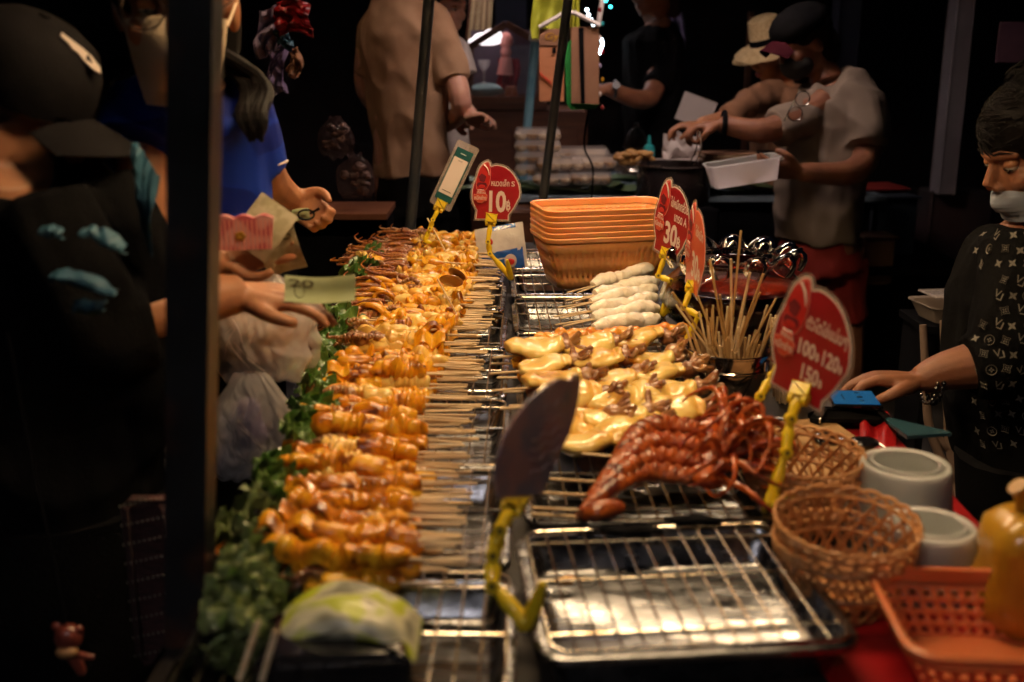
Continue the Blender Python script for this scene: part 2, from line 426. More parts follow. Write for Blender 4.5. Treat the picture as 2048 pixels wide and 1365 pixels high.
# long pale pillar and dark boards right of the cook
a, b = wy(1912, 120, 5.2), wy(1912, 390, 5.2)
p = thing('pillar', 'tall pale lilac grey pillar standing behind the vendor on the right', 'pillar', (a.x, 5.2, 0))
obj('shaft', box((a.x, 5.2, 1.9), (.085, .12, 2.3), bev=.006), m_pillar, p)
obj('foot_beam', box((a.x + .1, 5.3, .38), (.3, .2, .76), bev=.01), m_board, p)
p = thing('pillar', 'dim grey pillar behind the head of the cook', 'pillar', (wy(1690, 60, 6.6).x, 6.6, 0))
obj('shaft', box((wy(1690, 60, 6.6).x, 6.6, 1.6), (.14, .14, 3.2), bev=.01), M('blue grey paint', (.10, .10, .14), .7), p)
dk = thing('door', 'dark panelled door set in the wall behind the cook', 'door', (wy(1500, 100, 8.4).x, 8.44, 0))
dx = wy(1490, 100, 8.4).x
obj('door_leaf', box((dx, 8.45, 1.1), (1.0, .05, 2.2), bev=.01), m_board, dk)
obj('door_frame', J(box((dx - .54, 8.44, 1.13), (.08, .1, 2.26)), box((dx + .54, 8.44, 1.13), (.08, .1, 2.26)), box((dx, 8.44, 2.3), (1.16, .1, .08))), m_brownw, dk)

# hooded strip lights hung above the counters, and one added fill lamp
def strip_lamp(label, c, L, rz, col, estr, w=.05):
    t = thing('strip_lamp', label, 'lamp', c, 'hooded strip lights above the stalls')
    m = Matrix.Translation(V(c)) @ Matrix.Rotation(rz, 4, 'Z')
    hood = [(-.095, -.04), (-.05, .05), (.05, .05), (.095, -.04), (.09, -.04), (.046, .044), (-.046, .044), (-.09, -.04)]
    obj('hood', J(prism([(x, z) for x, z in hood], L + .06, m @ Matrix(((0, 0, 1, 0), (1, 0, 0, 0), (0, 1, 0, 0), (0, 0, 0, 1)))),
                  X(box((L / 2 + .032, 0, -.002), (.004, .18, .106)), m), X(box((-L / 2 - .032, 0, -.002), (.004, .18, .106)), m)), m_lampcase, t, False)
    obj('light_tube', X(cyl((-L / 2, 0, .022), (L / 2, 0, .022), .014, 12), m), M('lit tube', (1, 1, 1), .4, emit=col, estr=estr), t)
    obj('wire', J(cyl(V(c) + V((-L * .4, 0, .05)), V(c) + V((-L * .4, 0, 1.2)), .003, 6), cyl(V(c) + V((L * .4, 0, .05)), V(c) + V((L * .4, 0, 1.2)), .003, 6)), m_dark, t)
    return t
WARM = (1.0, .67, .35)
strip_lamp('warm strip light hung over the near end of the squid counter', (.10, 1.36, 1.93), .75, R(4), WARM, 112)
strip_lamp('warm strip light hung over the far end of the squid counter', (.10, 2.42, 1.90), .85, R(-5), (1.0, .68, .37), 145)
strip_lamp('pinkish strip light over the back counter with boxed food', (.40, 3.92, 2.15), .9, R(15), (1.0, .74, .64), 115)
strip_lamp('strip light hung over the wooden display case', (-.15, 6.0, 2.15), .6, 0, (.95, .78, .8), 70)
strip_lamp('warm strip light of the stall across the lane at left', (-.9, 3.55, 2.25), .6, R(80), (1.0, .62, .36), 30)
strip_lamp('cool dim strip light added unseen behind the camera as fill', (-.45, -.55, 2.2), .8, R(10), (.95, .87, .88), 66)  # fill light added out of view to brighten the sides facing the camera

# ================================================================ the stall counter
t = thing('counter', 'dark long stall counter carrying trays of grilled squid', 'table', (0, 2.2, 0))
obj('tabletop', box((.13, 2.2, .785), (1.06, 2.9, .03), bev=.006), m_table, t)
obj('apron', J(box((-.385, 2.2, .7), (.02, 2.8, .14)), box((.13, .77, .7), (1.0, .02, .14)), box((.64, 2.2, .7), (.02, 2.8, .14))), m_brownw, t)
for sx in (-.36, .61):
    for sy in (.82, 2.2, 3.56):
        obj('leg', box((sx, sy, .385), (.045, .045, .77), bev=.004), m_post, t)
# red vinyl sheet on the right half
def clothf(u, v):
    y = .80 + v * 1.05; x0 = .335 + max(0, min(1, (y - 1.08) / .35)) * .20; x = x0 + u * (.76 - x0)
    z = .8035 + .002 * noise.noise(V((x * 9, y * 9, 0)))
    if x > .662: z -= (x - .662) * 5; x = .662 + (x - .662) * .25 + .012 * math.sin(y * 16)
    return (x, y, z)
tag(obj('tablecloth', sheet(clothf, 26, 60, .0015), m_cloth), 'red vinyl cloth covering the right hand side of the counter', 'tablecloth')

def rrect(w, h, r, z, n=5):
    out = []
    for cx, cy, a0 in ((w / 2 - r, h / 2 - r, 0), (-w / 2 + r, h / 2 - r, 90), (-w / 2 + r, -h / 2 + r, 180), (w / 2 - r, -h / 2 + r, 270)):
        for k in range(n + 1):
            a = R(a0 + 90 * k / n); out.append(V((cx + r * math.cos(a), cy + r * math.sin(a), z)))
    return out
def loops(ls, cap=(False, True)):
    n = len(ls[0]); vs = [v for l in ls for v in l]
    fs = [(i * n + k, i * n + (k + 1) % n, (i + 1) * n + (k + 1) % n, (i + 1) * n + k) for i in range(len(ls) - 1) for k in range(n)]
    if cap[1]: fs.append(tuple((len(ls) - 1) * n + k for k in range(n)))
    if cap[0]: fs.append(tuple(reversed(range(n))))
    return vs, fs
def tray_geo(w, h, d=.042):
    return loops([rrect(w, h, .035, -.006), rrect(w, h, .035, 0), rrect(w - .006, h - .006, .033, .0025), rrect(w - .024, h - .024, .028, .002),
                  rrect(w - .030, h - .030, .026, -.003), rrect(w - .046, h - .046, .024, -d + .006), rrect(w - .06, h - .06, .02, -d)], (False, True))
def tray_out(w, h, d=.044):
    return loops([rrect(w - .002, h - .002, .035, -.006), rrect(w - .026, h - .026, .028, -.007), rrect(w - .044, h - .044, .024, -d), rrect(w - .06, h - .06, .02, -d - .002)], (False, True))
def tray(label, c, w, h, rz=0, group=None, d=.042):
    t = thing('metal_tray', label, 'tray', c, group)
    m = Matrix.Translation(V(c)) @ Matrix.Rotation(rz, 4, 'Z')
    obj('pan', X(tray_geo(w, h, d), m), m_steel, t)
    obj('underside', X(tray_out(w, h, d + .002), m), m_steel, t)
    return t
def rack(label, c, w, h, rz=0, nw=13, group=None):
    t = thing('wire_rack', label, 'rack', c, group)
    m = Matrix.Translation(V(c)) @ Matrix.Rotation(rz, 4, 'Z')
    obj('rim_wire', X(tube(rrect(w, h, .02, 0, 4), .0024, 8, closed=True), m), m_wire, t)
    for k in (-.36, 0.06, .4):
        obj('cross_wire', X(cyl((-w / 2, h * k, -.0035), (w / 2, h * k, -.0035), .0022, 8), m), m_wire, t)
    base = None
    for k in range(nw):
        x = -w / 2 + w * (k + 1) / (nw + 1)
        if base is None: base = mesh('wire', X(cyl((0, -h / 2, 0), (0, h / 2, 0), .0016, 7), m.to_3x3().to_4x4())); base.materials.append(m_wire)
        o = obj('wire', base, None, t)
        o.location = V(c) + m.to_3x3() @ V((x, 0, .001))
    return t
# right column of trays, near one empty
tray('big empty steel tray under the bare rack at the front of the counter', (.186, 1.150, .85), .345, .300, R(5))
rack('bare wire rack lying on the empty front tray', (.186, 1.150, .8565), .315, .285, R(5), 12)
descr = ['steel tray under the red grilled squid', 'steel tray under the near pale squid', 'steel tray under the far pale squid', 'steel tray beneath the white roe skewers', 'steel tray in front of the orange baskets', 'steel tray hidden behind the orange baskets']
for i in range(6):
    y = 1.465 + i * .318
    tray(descr[i], (.186 - i * .004, y, .85), .345, .302, R(1.5), 'trays of the right hand column')
    rack('wire rack over the ' + descr[i].split('steel ')[1], (.186 - i * .004, y, .857), .325, .30, R(1.5), 13, 'racks of the right hand column')
dl = ['nearest left steel tray beside the big empty one', 'steel tray under the frontmost glossy orange skewers', 'steel tray under the second batch of orange skewers', 'steel tray under the middle of the left skewer row',
      'steel tray under the skewers with purple tentacles', 'steel tray under the curly tentacle skewers', 'steel tray under the farthest skewers by the green card', 'last steel tray at the far end of the left row']
for i in range(8):
    y = 1.02 + i * .318
    tray(dl[i], (-.168 - i * .004, y, .85), .345, .302, R(-1), 'trays of the left hand column')
    rack('wire rack over the ' + dl[i], (-.168 - i * .004, y, .857), .325, .30, R(-1), 12, 'racks of the left hand column')

# ================================================================ squid pieces (shared meshes)
rnd = random.Random(3)
def U(a, b): return rnd.uniform(a, b)
def g_wave(n=4, L=.05, A=.011, r=.006, sd=0):
    pts = []
    for i in range(n * 6 + 1):
        t = i / (n * 6)
        pts.append((-t * L, A * math.cos(t * n * math.pi * 2) * (.7 + .5 * noise.noise(V((t * 4, sd, 1)))), A * .9 * math.sin(t * n * math.pi + sd) + .006 * noise.noise(V((t * 5, sd, 5)))))
    c = cat(pts, 2)
    return tube(c, [r * (1 + .35 * noise.noise(V((i * .13, sd, 9)))) for i in range(len(c))], 9)
def g_lump(sd, r=(.024, .015, .013)):
    return ell((-r[0] * .8, 0, 0), r, None, 20, 14, .55, sd * 3.1, 42)
def g_chunk(sd, L=.055, r=.013):
    pts = [(-L * k / 4, .006 * noise.noise(V((k * .8, sd, 0))), .006 * noise.noise(V((k * .9, sd, 7)))) for k in range(5)]
    c = cat(pts, 6)
    rad = [r * (.35 + .75 * math.sin(math.pi * (i + .6) / (len(c) + .4)) ** .4) * (1 + .42 * noise.noise(V((i * .33, sd, 2)))) for i in range(len(c))]
    vs, fs = tube(c, rad, 14, .85)
    return [v + V((0, 0, 1)) * .004 * noise.noise(v * 70 + V((sd, 0, 0))) + V((0, 1, 0)) * .004 * noise.noise(v * 60 + V((0, sd, 4))) for v in vs], fs
def g_ribbon(sd, L=.05, W=.032):
    def f(u, v):
        x = -u * L; y = (v - .5) * W * (1 + .3 * noise.noise(V((u * 2, sd, 0))))
        return (x, y, .012 * math.cos((v - .5) * 3.6) + .007 * math.sin(u * 9 + sd) + .006 * noise.noise(V((u * 3, v * 3, sd))))
    return sheet(f, 18, 10, .0045)
def g_tent(sd, n=4, L=.1):
    gs = []
    q = random.Random(int(sd * 10))
    for i in range(n):
        y0 = (i - (n - 1) / 2) * .007; z0 = q.uniform(-.004, .008); ln = L * q.uniform(.75, 1.15); cu = q.uniform(-.03, .03); dz = q.uniform(-.02, .006)
        pts = [(0, y0, z0), (-ln * .3, y0 * 1.5 + cu * .2, z0 + .004), (-ln * .62, y0 * 1.6 + cu * .2, z0 + dz * .3), (-ln * .88, y0 + cu * .5, z0 + dz * .8), (-ln, y0 + cu, z0 + dz), (-ln * .9, y0 + cu * 1.3, z0 + dz + .006)]
        c = cat(pts, 7); m = len(c)
        gs.append(tube(c, [(.0052 * (1 - .82 * k / m)) * (1 + .22 * math.sin(k * 2.4)) for k in range(m)], 8))
    return J(*gs)
def g_hook(sd, r=.006):
    a = sd * 1.3
    pts = [(0, 0, 0), (-.015, .002, .014), (-.034, .006 * math.sin(a), .02), (-.052, .006, .012), (-.058, .012 * math.cos(a), -.002), (-.048, .014, -.012)]
    c = cat(pts, 6); m = len(c)
    return tube(c, [r * (1.1 - .5 * k / m) for k in range(m)], 9)
def g_disc(sd, r=.022):
    return ell((0, 0, 0), (r, .004, r * .9), Matrix.Rotation(R(25), 3, 'X'), 18, 12, .12, sd, 30)
lib = {}
def reg(k, geos, mats, nm):
    for g in geos:
        for mt in mats:
            me = mesh(nm, g); me.materials.append(mt); lib.setdefault(k, []).append((nm, me))
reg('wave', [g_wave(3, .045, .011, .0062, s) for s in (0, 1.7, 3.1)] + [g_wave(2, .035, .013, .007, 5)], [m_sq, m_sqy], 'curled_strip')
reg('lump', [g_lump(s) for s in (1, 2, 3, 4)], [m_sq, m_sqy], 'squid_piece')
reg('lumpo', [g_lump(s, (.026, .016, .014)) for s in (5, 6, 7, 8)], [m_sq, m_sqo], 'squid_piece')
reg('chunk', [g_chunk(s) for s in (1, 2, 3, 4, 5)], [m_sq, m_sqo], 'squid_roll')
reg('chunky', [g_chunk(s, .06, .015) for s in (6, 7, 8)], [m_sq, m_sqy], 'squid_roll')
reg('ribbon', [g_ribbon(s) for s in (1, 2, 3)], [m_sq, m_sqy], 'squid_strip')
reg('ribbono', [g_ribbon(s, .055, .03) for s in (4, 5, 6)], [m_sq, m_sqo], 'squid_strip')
reg('tent', [g_tent(s, 4, .1) for s in (1, 2, 3, 4, 5)], [m_tent], 'tentacles')
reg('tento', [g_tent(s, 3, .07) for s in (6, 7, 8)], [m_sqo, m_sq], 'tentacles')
reg('hook', [g_hook(s) for s in (0, 1, 2)], [m_sq], 'tentacle')
reg('headp', [J(g_tent(s, 5, .045), ell((0, 0, 0), (.015, .012, .012), nz=.3, sd=s)) for s in (11, 12, 13)], [m_headsq], 'tentacle_head')
reg('disc', [g_disc(2)], [m_mush], 'brown_slice')
stick_me = {}
def stick_mesh(L, r=.0022, mt=None):
    k = (round(L, 3), round(r, 5), (mt or m_stick).name)
    if k not in stick_me:
        me = mesh('stick', tube([(0, 0, 0), (-L * .97, 0, 0), (-L, 0, 0)], [r, r, r * .3], 7)); me.materials.append(mt or m_stick); stick_me[k] = me
    return stick_me[k]
ids = {}
def fast(name, me, parent, loc, rot=(0, 0, 0), sc=1.0):
    o = bpy.data.objects.new(name, me); COL.objects.link(o); o.parent = parent
    o.location = loc; o.rotation_euler = rot; o.scale = (sc,) * 3 if not isinstance(sc, tuple) else sc
    return o
def lin(x, tab):
    for (a, b), (c, d) in zip(tab, tab[1:]):
        if x <= c: return b + (d - b) * max(0, (x - a)) / (c - a)
    return tab[-1][1]
# handle ends (x) and food extents (x) against distance
HX = [(1.05, -.068), (1.5, -.066), (1.9, -.066), (2.4, -.05), (3.2, -.045)]
FL = [(1.05, -.262), (1.18, -.262), (1.40, -.285), (1.48, -.29), (1.65, -.30), (1.9, -.30), (2.1, -.31), (2.4, -.335), (2.9, -.365), (3.25, -.37)]
FR = [(1.05, -.118), (1.4, -.125), (1.6, -.15), (1.9, -.14), (2.2, -.12), (2.6, -.105), (3.2, -.10)]
ZB = .866
kinds = [
 (1.14, 1.315, 'glossy orange squid roll skewer in frontmost batch of left row', 'frontmost batch of squid skewers', ('chunk', 'chunk', 'lumpo', 'ribbono', 'tento'), 2),
 (1.36, 1.57, 'thick orange squid skewer in the second batch from the front', 'second batch of squid skewers', ('chunk', 'lumpo', 'chunky', 'ribbono', 'chunk'), 2),
 (1.60, 1.93, 'golden squid piece skewer in the middle of the left row', 'middle batch of squid skewers', ('chunky', 'lump', 'chunk', 'lumpo', 'ribbon'), 3),
 (1.94, 2.17, 'yellow squid strip skewer with purple tentacle head at its tip', 'squid skewers with purple tentacle heads', ('ribbon', 'chunky', 'lump', 'ribbon', 'headp'), 3),
 (2.19, 2.56, 'curly pale squid strip skewer beside the lettuce leaves', 'curly pale squid skewers', ('wave', 'lump', 'wave', 'hook', 'tent'), 2),
 (2.57, 3.2, 'curly squid skewer trailing long brown tentacles at the far end', 'far squid skewers with brown tentacles', ('wave', 'lump', 'wave', 'tent', 'tent'), 2)]
nsk = 0
LN = {'wave': .040, 'lump': .034, 'lumpo': .038, 'chunk': .044, 'chunky': .05, 'ribbon': .04, 'ribbono': .042, 'tent': .09, 'tento': .06, 'hook': .035, 'headp': .04, 'disc': .03}
def place_skewer(zi, seq, lab, grp, y, z, top):
    global nsk
    hx = lin(y, HX) + U(-.016, .016)
    fl = lin(y, FL) + U(-.014, .012); fr = lin(y, FR) + U(-.010, .012)
    rz = U(-.06, .06)
    if rnd.random() < .14: rz += U(-.2, .22)
    root = thing('squid_skewer', lab + (', lying on top' if top else ', pressed underneath'), 'skewer', (hx, y, z), grp)
    root.rotation_euler = (0, U(-.04, .04) + (.03 if top else 0), -rz if zi < 4 else -abs(rz) * .9 + .02)
    L = hx - fl
    fast('stick', stick_mesh(round(L * 50) / 50 + .01, .0019), root, (0, 0, 0), (U(0, 3), 0, 0))
    fast('stick', stick_mesh(round(L * 40) / 50 + .01, .0018), root, (U(-.008, .008), U(-.006, .006), U(-.006, .004)), (U(0, 3), U(-.05, .05), U(-.10, .10)))
    x = -(hx - fr); xe = -(hx - fl)
    while x > xe + .012:
        f = (x + (hx - fr)) / (xe + (hx - fr))
        key = seq[min(int(f * len(seq)), len(seq) - 1)]
        if rnd.random() < .25: key = rnd.choice(seq[:3])
        elif rnd.random() < .16 and f > .45: key = 'headp'
        nm, me = rnd.choice(lib[key])
        s = U(.95, 1.25) if zi < 4 else U(.9, 1.3)
        if key in ('tent', 'tento', 'hook', 'headp'): rx = U(-.7, .7)
        elif key in ('ribbon', 'ribbono'): rx = U(-.9, .9)
        else: rx = U(0, 6.28)
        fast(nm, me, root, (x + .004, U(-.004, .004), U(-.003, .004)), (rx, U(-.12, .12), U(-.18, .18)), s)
        x -= LN[key] * s * .86
    nsk += 1
for zi, (y0, y1, lab, grp, seq, layers) in enumerate(kinds):
    if zi < 4:
        pitch = (.066, .072, .062, .060)[zi]
        n = max(1, round((y1 - y0) / pitch))
        for i in range(n + 1):
            yc = y0 + (y1 - y0) * i / n + U(-.004, .004)
            for (dy, dz) in ((-.013, 0), (.013, .002), (-.002, .022), (.008, .037))[:(4 if rnd.random() < .6 or zi < 2 else 3)]:
                place_skewer(zi, seq, lab, grp, yc + dy + U(-.003, .003), ZB + dz + U(-.002, .003), dz > .015)
    else:
        n = int((y1 - y0) / .026)
        for i in range(n + 1):
            yc = y0 + (y1 - y0) * i / max(n, 1)
            for l in range(layers):
                place_skewer(zi, seq, lab, grp, yc + U(-.007, .007), ZB + l * .021 + .006 * math.sin(i * .9) + U(-.003, .004), l == layers - 1)
# a few stray sticks poking out of the pile
for px, py, z, rx, ry, ln, lab in ((835, 470, .96, R(-35), R(18), .05, 'short bare stick poking up at the far end of the skewer pile'),
                           (850, 600, .93, R(-35), R(20), .05, 'bare stick tip poking up amid the curly pale squid'),
                           (700, 642, .92, 0, R(3), .07, 'bare stick sticking out to the left over the lettuce'),
                           (697, 668, .915, R(10), R(-4), .09, 'lower bare stick sticking out to the left over the lettuce')):
    p = at(px, py, z)
    o = obj('bamboo_stick', tube([(-ln, 0, 0), (ln, 0, 0)], .0021, 7), m_stick); o.location = p + V((ln, 0, 0)); o.rotation_euler = (0, -ry if ry > .1 else ry, rx)
    if ry > .2: o.rotation_euler = (0, R(58), R(-25))
    tag(o, lab, 'stick')
o = thing('mushroom_slice', 'brown glassy slice standing on the curly squid in the left row', 'food', at(903, 562, .945))
fast('slice', lib['disc'][0][1], o, (0, 0, 0), (R(20), 0, R(-12)), 1.25)
fast('slice', lib['disc'][0][1], o, (.012, .01, .012), (R(10), R(20), R(-20)), 1.0)

# ================================================================ lettuce leaves along the left edge
def leaf_geo(L, W, sd, curl=.03, ruff=.012):
    if ruff > .015:
        def g(u, v):
            s = (v - .5) * 2; w = W * math.sin(math.pi * min(u * .86 + .13, 1)) ** .5 * .5
            e = abs(s) ** 2 + max(0, u - .6)
            return (-u * L + .006 * e * math.sin(s * 19 + sd), s * w * (1 + .1 * noise.noise(V((u * 8, sd, s)))), curl * math.sin(u * 2.6) + e * (.008 * math.sin(u * 30 + sd + 5 * s) + .004 * math.sin(u * 57 + s * 17)) + .010 * noise.noise(V((u * 7, s * 5, sd))) + .014 * s * s)
        return sheet(g, 64, 30)
    def f(u, v):
        s = (v - .5) * 2
        w = W * math.sin(math.pi * min(u * .92 + .1, 1)) ** .6 * .5
        rf = ruff * abs(s) ** 1.5 * math.sin(u * 24 + sd + 3 * s) + .01 * noise.noise(V((u * 6, s * 4, sd)))
        return (-u * L, s * w * (1 + .16 * noise.noise(V((u * 8, sd, s)))), curl * math.sin(u * 2.6) + rf + .012 * s * s - u * u * .02)
    return sheet(f, 26, 14)
leaves = [(752, 532, .86, 95, .09, 'farthest lettuce leaf peeking out behind the brown tentacles'),
 (735, 556, .86, 80, .10, 'small lettuce leaf second from the far end'), (722, 585, .86, 70, .11, 'lettuce leaf third from the far end of the row'),
 (706, 622, .86, 60, .12, 'dark lettuce leaf beside the curly squid'), (690, 655, .86, 80, .13, 'broad ruffled lettuce leaf under the left pointing sticks'),
 (690, 680, .875, 65, .14, 'glossy lettuce leaf below the left pointing sticks'), (672, 715, .87, 50, .12, 'pointed lettuce leaf beside the purple tentacle heads'),
 (650, 775, .87, 75, .13, 'upright pale lettuce leaf left of the golden squid'), (636, 815, .865, 60, .10, 'little lettuce leaf wedged beneath the golden squid'),
 (622, 880, .87, 70, .10, 'lettuce leaf folded beside the second batch of skewers'), (596, 925, .865, 65, .09, 'curled lettuce leaf left of the second batch'),
 (572, 985, .86, 80, .09, 'lettuce leaf drooping between the two front batches'), (556, 1040, .86, 60, .09, 'dark lettuce leaf left of the front batch'),
 (545, 1088, .855, 75, .10, 'frilly lettuce leaf left of the frontmost skewers'), (530, 1150, .85, 62, .10, 'frilly lettuce leaf just above the front corner'),
 (520, 1210, .85, 85, .10, 'large frilly lettuce leaf at the front corner of the counter'), (505, 1262, .845, 75, .10, 'frilly lettuce leaf lowest on the front corner'),
 (520, 1315, .845, 100, .10, 'frilly lettuce leaf at the bottom edge of the picture')]
for i, (px, py, z, a, sz, lab) in enumerate(leaves):
    p = at(px + (25 if i < 9 else 42), py + 8, z)
    root = thing('lettuce_leaf', lab, 'lettuce', p, 'lettuce leaves edging the squid')
    root.rotation_euler = (U(-.3, .3), U(.1, .6), R(a - 80) + U(-.3, .3))
    fr = .016 if i < 13 else .02
    fast('blade', (lambda me: (me.materials.append(m_leaf if i < 13 else m_leaf2), me)[1])(mesh('blade', leaf_geo(sz * .85, sz * (.85 if i < 13 else .75), i * 1.3, .03, fr))), root, (0, 0, 0))
    fast('midrib', (lambda me: (me.materials.append(m_rib), me)[1])(mesh('midrib', tube([(-sz * .74 * k / 8, 0, .03 * math.sin(k / 8 * 2.5) - (k / 8) ** 2 * .02 + .001) for k in range(9)], lerps([.004, .001], 9), 7, .6))), root, (0, 0, 0))
# extra frill leaves in the gap under the front leaves
for i in range(10):
    px = 478 + (i % 3) * 22 + U(-8, 8); py = 1110 + i * 27
    p = at(px + 38, py, .83)
    root = thing('lettuce_leaf', 'loose frilly lettuce leaf in the dark heap at the front corner', 'lettuce', p, 'frilly lettuce heap')
    root.rotation_euler = (U(-.6, .6), U(0, .7), U(-.9, .9))
    fast('blade', (lambda me: (me.materials.append(m_leaf2), me)[1])(mesh('blade', leaf_geo(.065, .075, i * 2.3 + 50, .025, .022))), root, (0, 0, 0))
# ================================================================ right hand food
def add_mat(me, m): me.materials.append(m); return me
def squid_body(sd):
    q = random.Random(sd)
    L = .085
    pts = [(L * k / 5, .004 * math.sin(k + sd), .004 * math.sin(k * 1.3 + sd)) for k in range(6)]
    body = limb(pts, [.012, .021, .0235, .023, .020, .013], 18, .5, (0, 0, 1), 4)
    s = 1 if sd % 2 else -1
    lip = limb([(.004, s * .010, .002), (L * .3, s * .020, -.002), (L * .65, s * .021, -.003), (L, s * .014, .0)], [.004, .0075, .0075, .005], 10, .8)
    lip2 = limb([(L * .9, -.016, .004), (L * .98, -.004, .009), (L * .95, .012, .006)], [.004, .0055, .004], 8)
    g = union(J(body, lip, lip2), .0022, 3, lambda co, n: co + n * .0022 * noise.noise(co * 60 + V((sd * 5, 0, 0))))
    return g
def squid_head(sd):
    q = random.Random(sd * 7)
    gs = [ell((.006, 0, .002), (.014, .015, .012), nz=.2, sd=sd)]
    for i in range(8):
        a = q.uniform(-1.2, 1.2); e = q.uniform(-.3, .9); l = q.uniform(.018, .034); c = q.uniform(-1, 1)
        d = V((math.cos(a) * math.cos(e), math.sin(a) * math.cos(e), math.sin(e)))
        s = d.cross(V((0, 0, 1))).normalized()
        p0 = V((.006, 0, .003))
        pts = [p0, p0 + d * l * .5, p0 + d * l + s * c * .006, p0 + d * l * .8 + s * c * .014 - V((0, 0, .004)), p0 + d * l * .45 + s * c * .014]
        gs.append(limb(pts, [.0055, .0045, .0038, .003, .002], 7))
    return J(*gs)
bodies = [add_mat(squid_body(s), m_cream) for s in (1, 2, 3, 4)]
heads = [add_mat(mesh('head', squid_head(s)), m_headsq) for s in (1, 2, 3, 4)]
rows = [ # handle px,py  then body starts (px), tilt
 (985, 716, (1018, 1127, 1243), 'first pale squid skewer behind all others, three squid end to end', .884, 1),
 (980, 748, (1042, 1152, 1262), 'pale squid skewer second from the back with brown heads between bodies', .884, 1),
 (984, 782, (1055, 1166, 1276), 'pale squid skewer third from the back, partly behind the dark card', .884, 1),
 (1000, 818, (1080, 1168, 1288), 'pale squid skewer fourth from the back, behind the dark card', .884, 1),
 (1040, 856, (1095, 1172, 1296), 'pale squid skewer second from the red squid', .884, 1),
 (1070, 894, (1115, 1180, 1300), 'pale squid skewer nearest to the red squid', .88, 1)]
for i, (hx, hy, bs, lab, z, _) in enumerate(rows):
    p0 = at(hx, hy, z)
    p1 = at(bs[-1] + 85, hy - (bs[-1] + 85 - hx) * .092, z + .004)
    root = thing('pale_squid_skewer', lab, 'skewer', p0, 'pale whole squid skewers')
    root.rotation_euler = (0, 0, math.atan2(p1.y - p0.y, p1.x - p0.x))
    L = (p1 - p0).length
    fast('stick', add_mat(mesh('stick', tube([(0, 0, 0), (L, 0, 0)], .0023, 7)), m_stick), root, (0, 0, 0))
    for j, bx in enumerate(bs):
        x = (at(bx, hy, z) - p0).x
        s = U(1.08, 1.25)
        fast('squid_body', bodies[(i * 2 + j) % 4], root, (x, U(-.006, .006), .004 + U(-.002, .006)), (U(-.25, .25), U(-.08, .05), U(-.09, .09)), (s, s * 1.38, s * 1.1))
        fast('squid_head', heads[(i + j) % 4], root, (x + .088 * s, U(-.004, .006), .008), (U(-.6, .6), 0, U(-.3, .3)), U(1.15, 1.45))
# lower layer peeping from beneath, darker orange
for i in range(6):
    p0 = at(982 + i * 12, 728 + i * 28, .868)
    root = thing('orange_squid_skewer', 'orange squid skewer half hidden beneath the pale whole squid', 'skewer', p0, 'squid skewers beneath the pale ones')
    root.rotation_euler = (0, 0, .05)
    fast('stick', add_mat(mesh('stick', tube([(0, 0, 0), (.32, 0, 0)], .0023, 7)), m_stick), root, (0, 0, 0))
    for k in range(6):
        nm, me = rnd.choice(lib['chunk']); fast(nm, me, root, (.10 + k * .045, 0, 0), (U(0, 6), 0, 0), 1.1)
# orange roe row
p0 = at(1040, 686, .875); p1 = at(1365, 655, .885)
root = thing('roe_skewer', 'lumpy bright orange roe skewer lying just below the white ones', 'skewer', p0)
root.rotation_euler = (0, 0, math.atan2(p1.y - p0.y, p1.x - p0.x))
L = (p1 - p0).length
fast('stick', add_mat(mesh('stick', tube([(0, 0, 0), (L, 0, 0)], .0023, 7)), m_stick), root, (0, 0, 0))
for j, (a0, a1) in enumerate(((.04, .13), (.13, .22), (.22, L))):
    gs = []
    for k in range(11):
        t = a0 + (a1 - a0) * k / 10
        gs.append(ell((t, U(-.006, .006), U(-.002, .008)), (U(.012, .017), U(.013, .019), U(.012, .018)), nz=.3, sd=k + j))
    fast('roe_clump', add_mat(union(J(*gs), .0022, 3), m_egg), root, (0, 0, 0))
# white roe skewers
roes = [(1186, 572, 1308, 533, 'topmost white squid roe skewer, tilted against the orange baskets', .905), (1190, 590, 1316, 560, 'thick white squid roe skewer second from the top', .9),
        (1183, 604, 1312, 577, 'white squid roe skewer third from the top of the pile', .893), (1180, 622, 1312, 596, 'white squid roe skewer in the middle of the pile', .888),
        (1184, 638, 1314, 612, 'white squid roe skewer second from the bottom', .882), (1186, 655, 1316, 634, 'lowest white squid roe skewer beside the orange roe', .876)]
for i, (ax, ay, bx, by, lab, z) in enumerate(roes):
    a, b = at(ax, ay, z), at(bx, by, z + .002)
    root = thing('white_roe_skewer', lab, 'skewer', a, 'white squid roe skewers')
    d = (b - a).normalized(); L = (b - a).length
    root.rotation_euler = (0, 0, math.atan2(d.y, d.x))
    pts = [(L * k / 7, .003 * math.sin(k * 1.9 + i), .003 * math.sin(k * 1.3 + i * 2)) for k in range(8)]
    c = cat(pts, 8); n = len(c)
    rad = [.0185 * (.45 + .6 * min(1, k / n * 7) if k / n < .14 else (1.0 if k / n < .85 else 1 - (k / n - .85) * 3.2)) * (1 + .10 * noise.noise(V((k * .25, i * 3, 0)))) for k in range(n)]
    g = tube(c, rad, 16, .9)
    g = [v + V((0, noise.noise(v * 75 + V((i, 0, 0))), noise.noise(v * 60 + V((0, i, 3))))) * .003 for v in g[0]], g[1]
    fast('roe_sac', add_mat(mesh('roe_sac', g), m_roe), root, (0, 0, 0))
    for k, (dy, dz) in enumerate(((-.006, 0), (.005, -.002))):
        fast('stick', add_mat(mesh('stick', tube([(-.088 + U(-.006, .006), dy * 2.2, dz), (.03, dy * .6, dz)], .002, 7)), m_stick), root, (0, 0, 0))
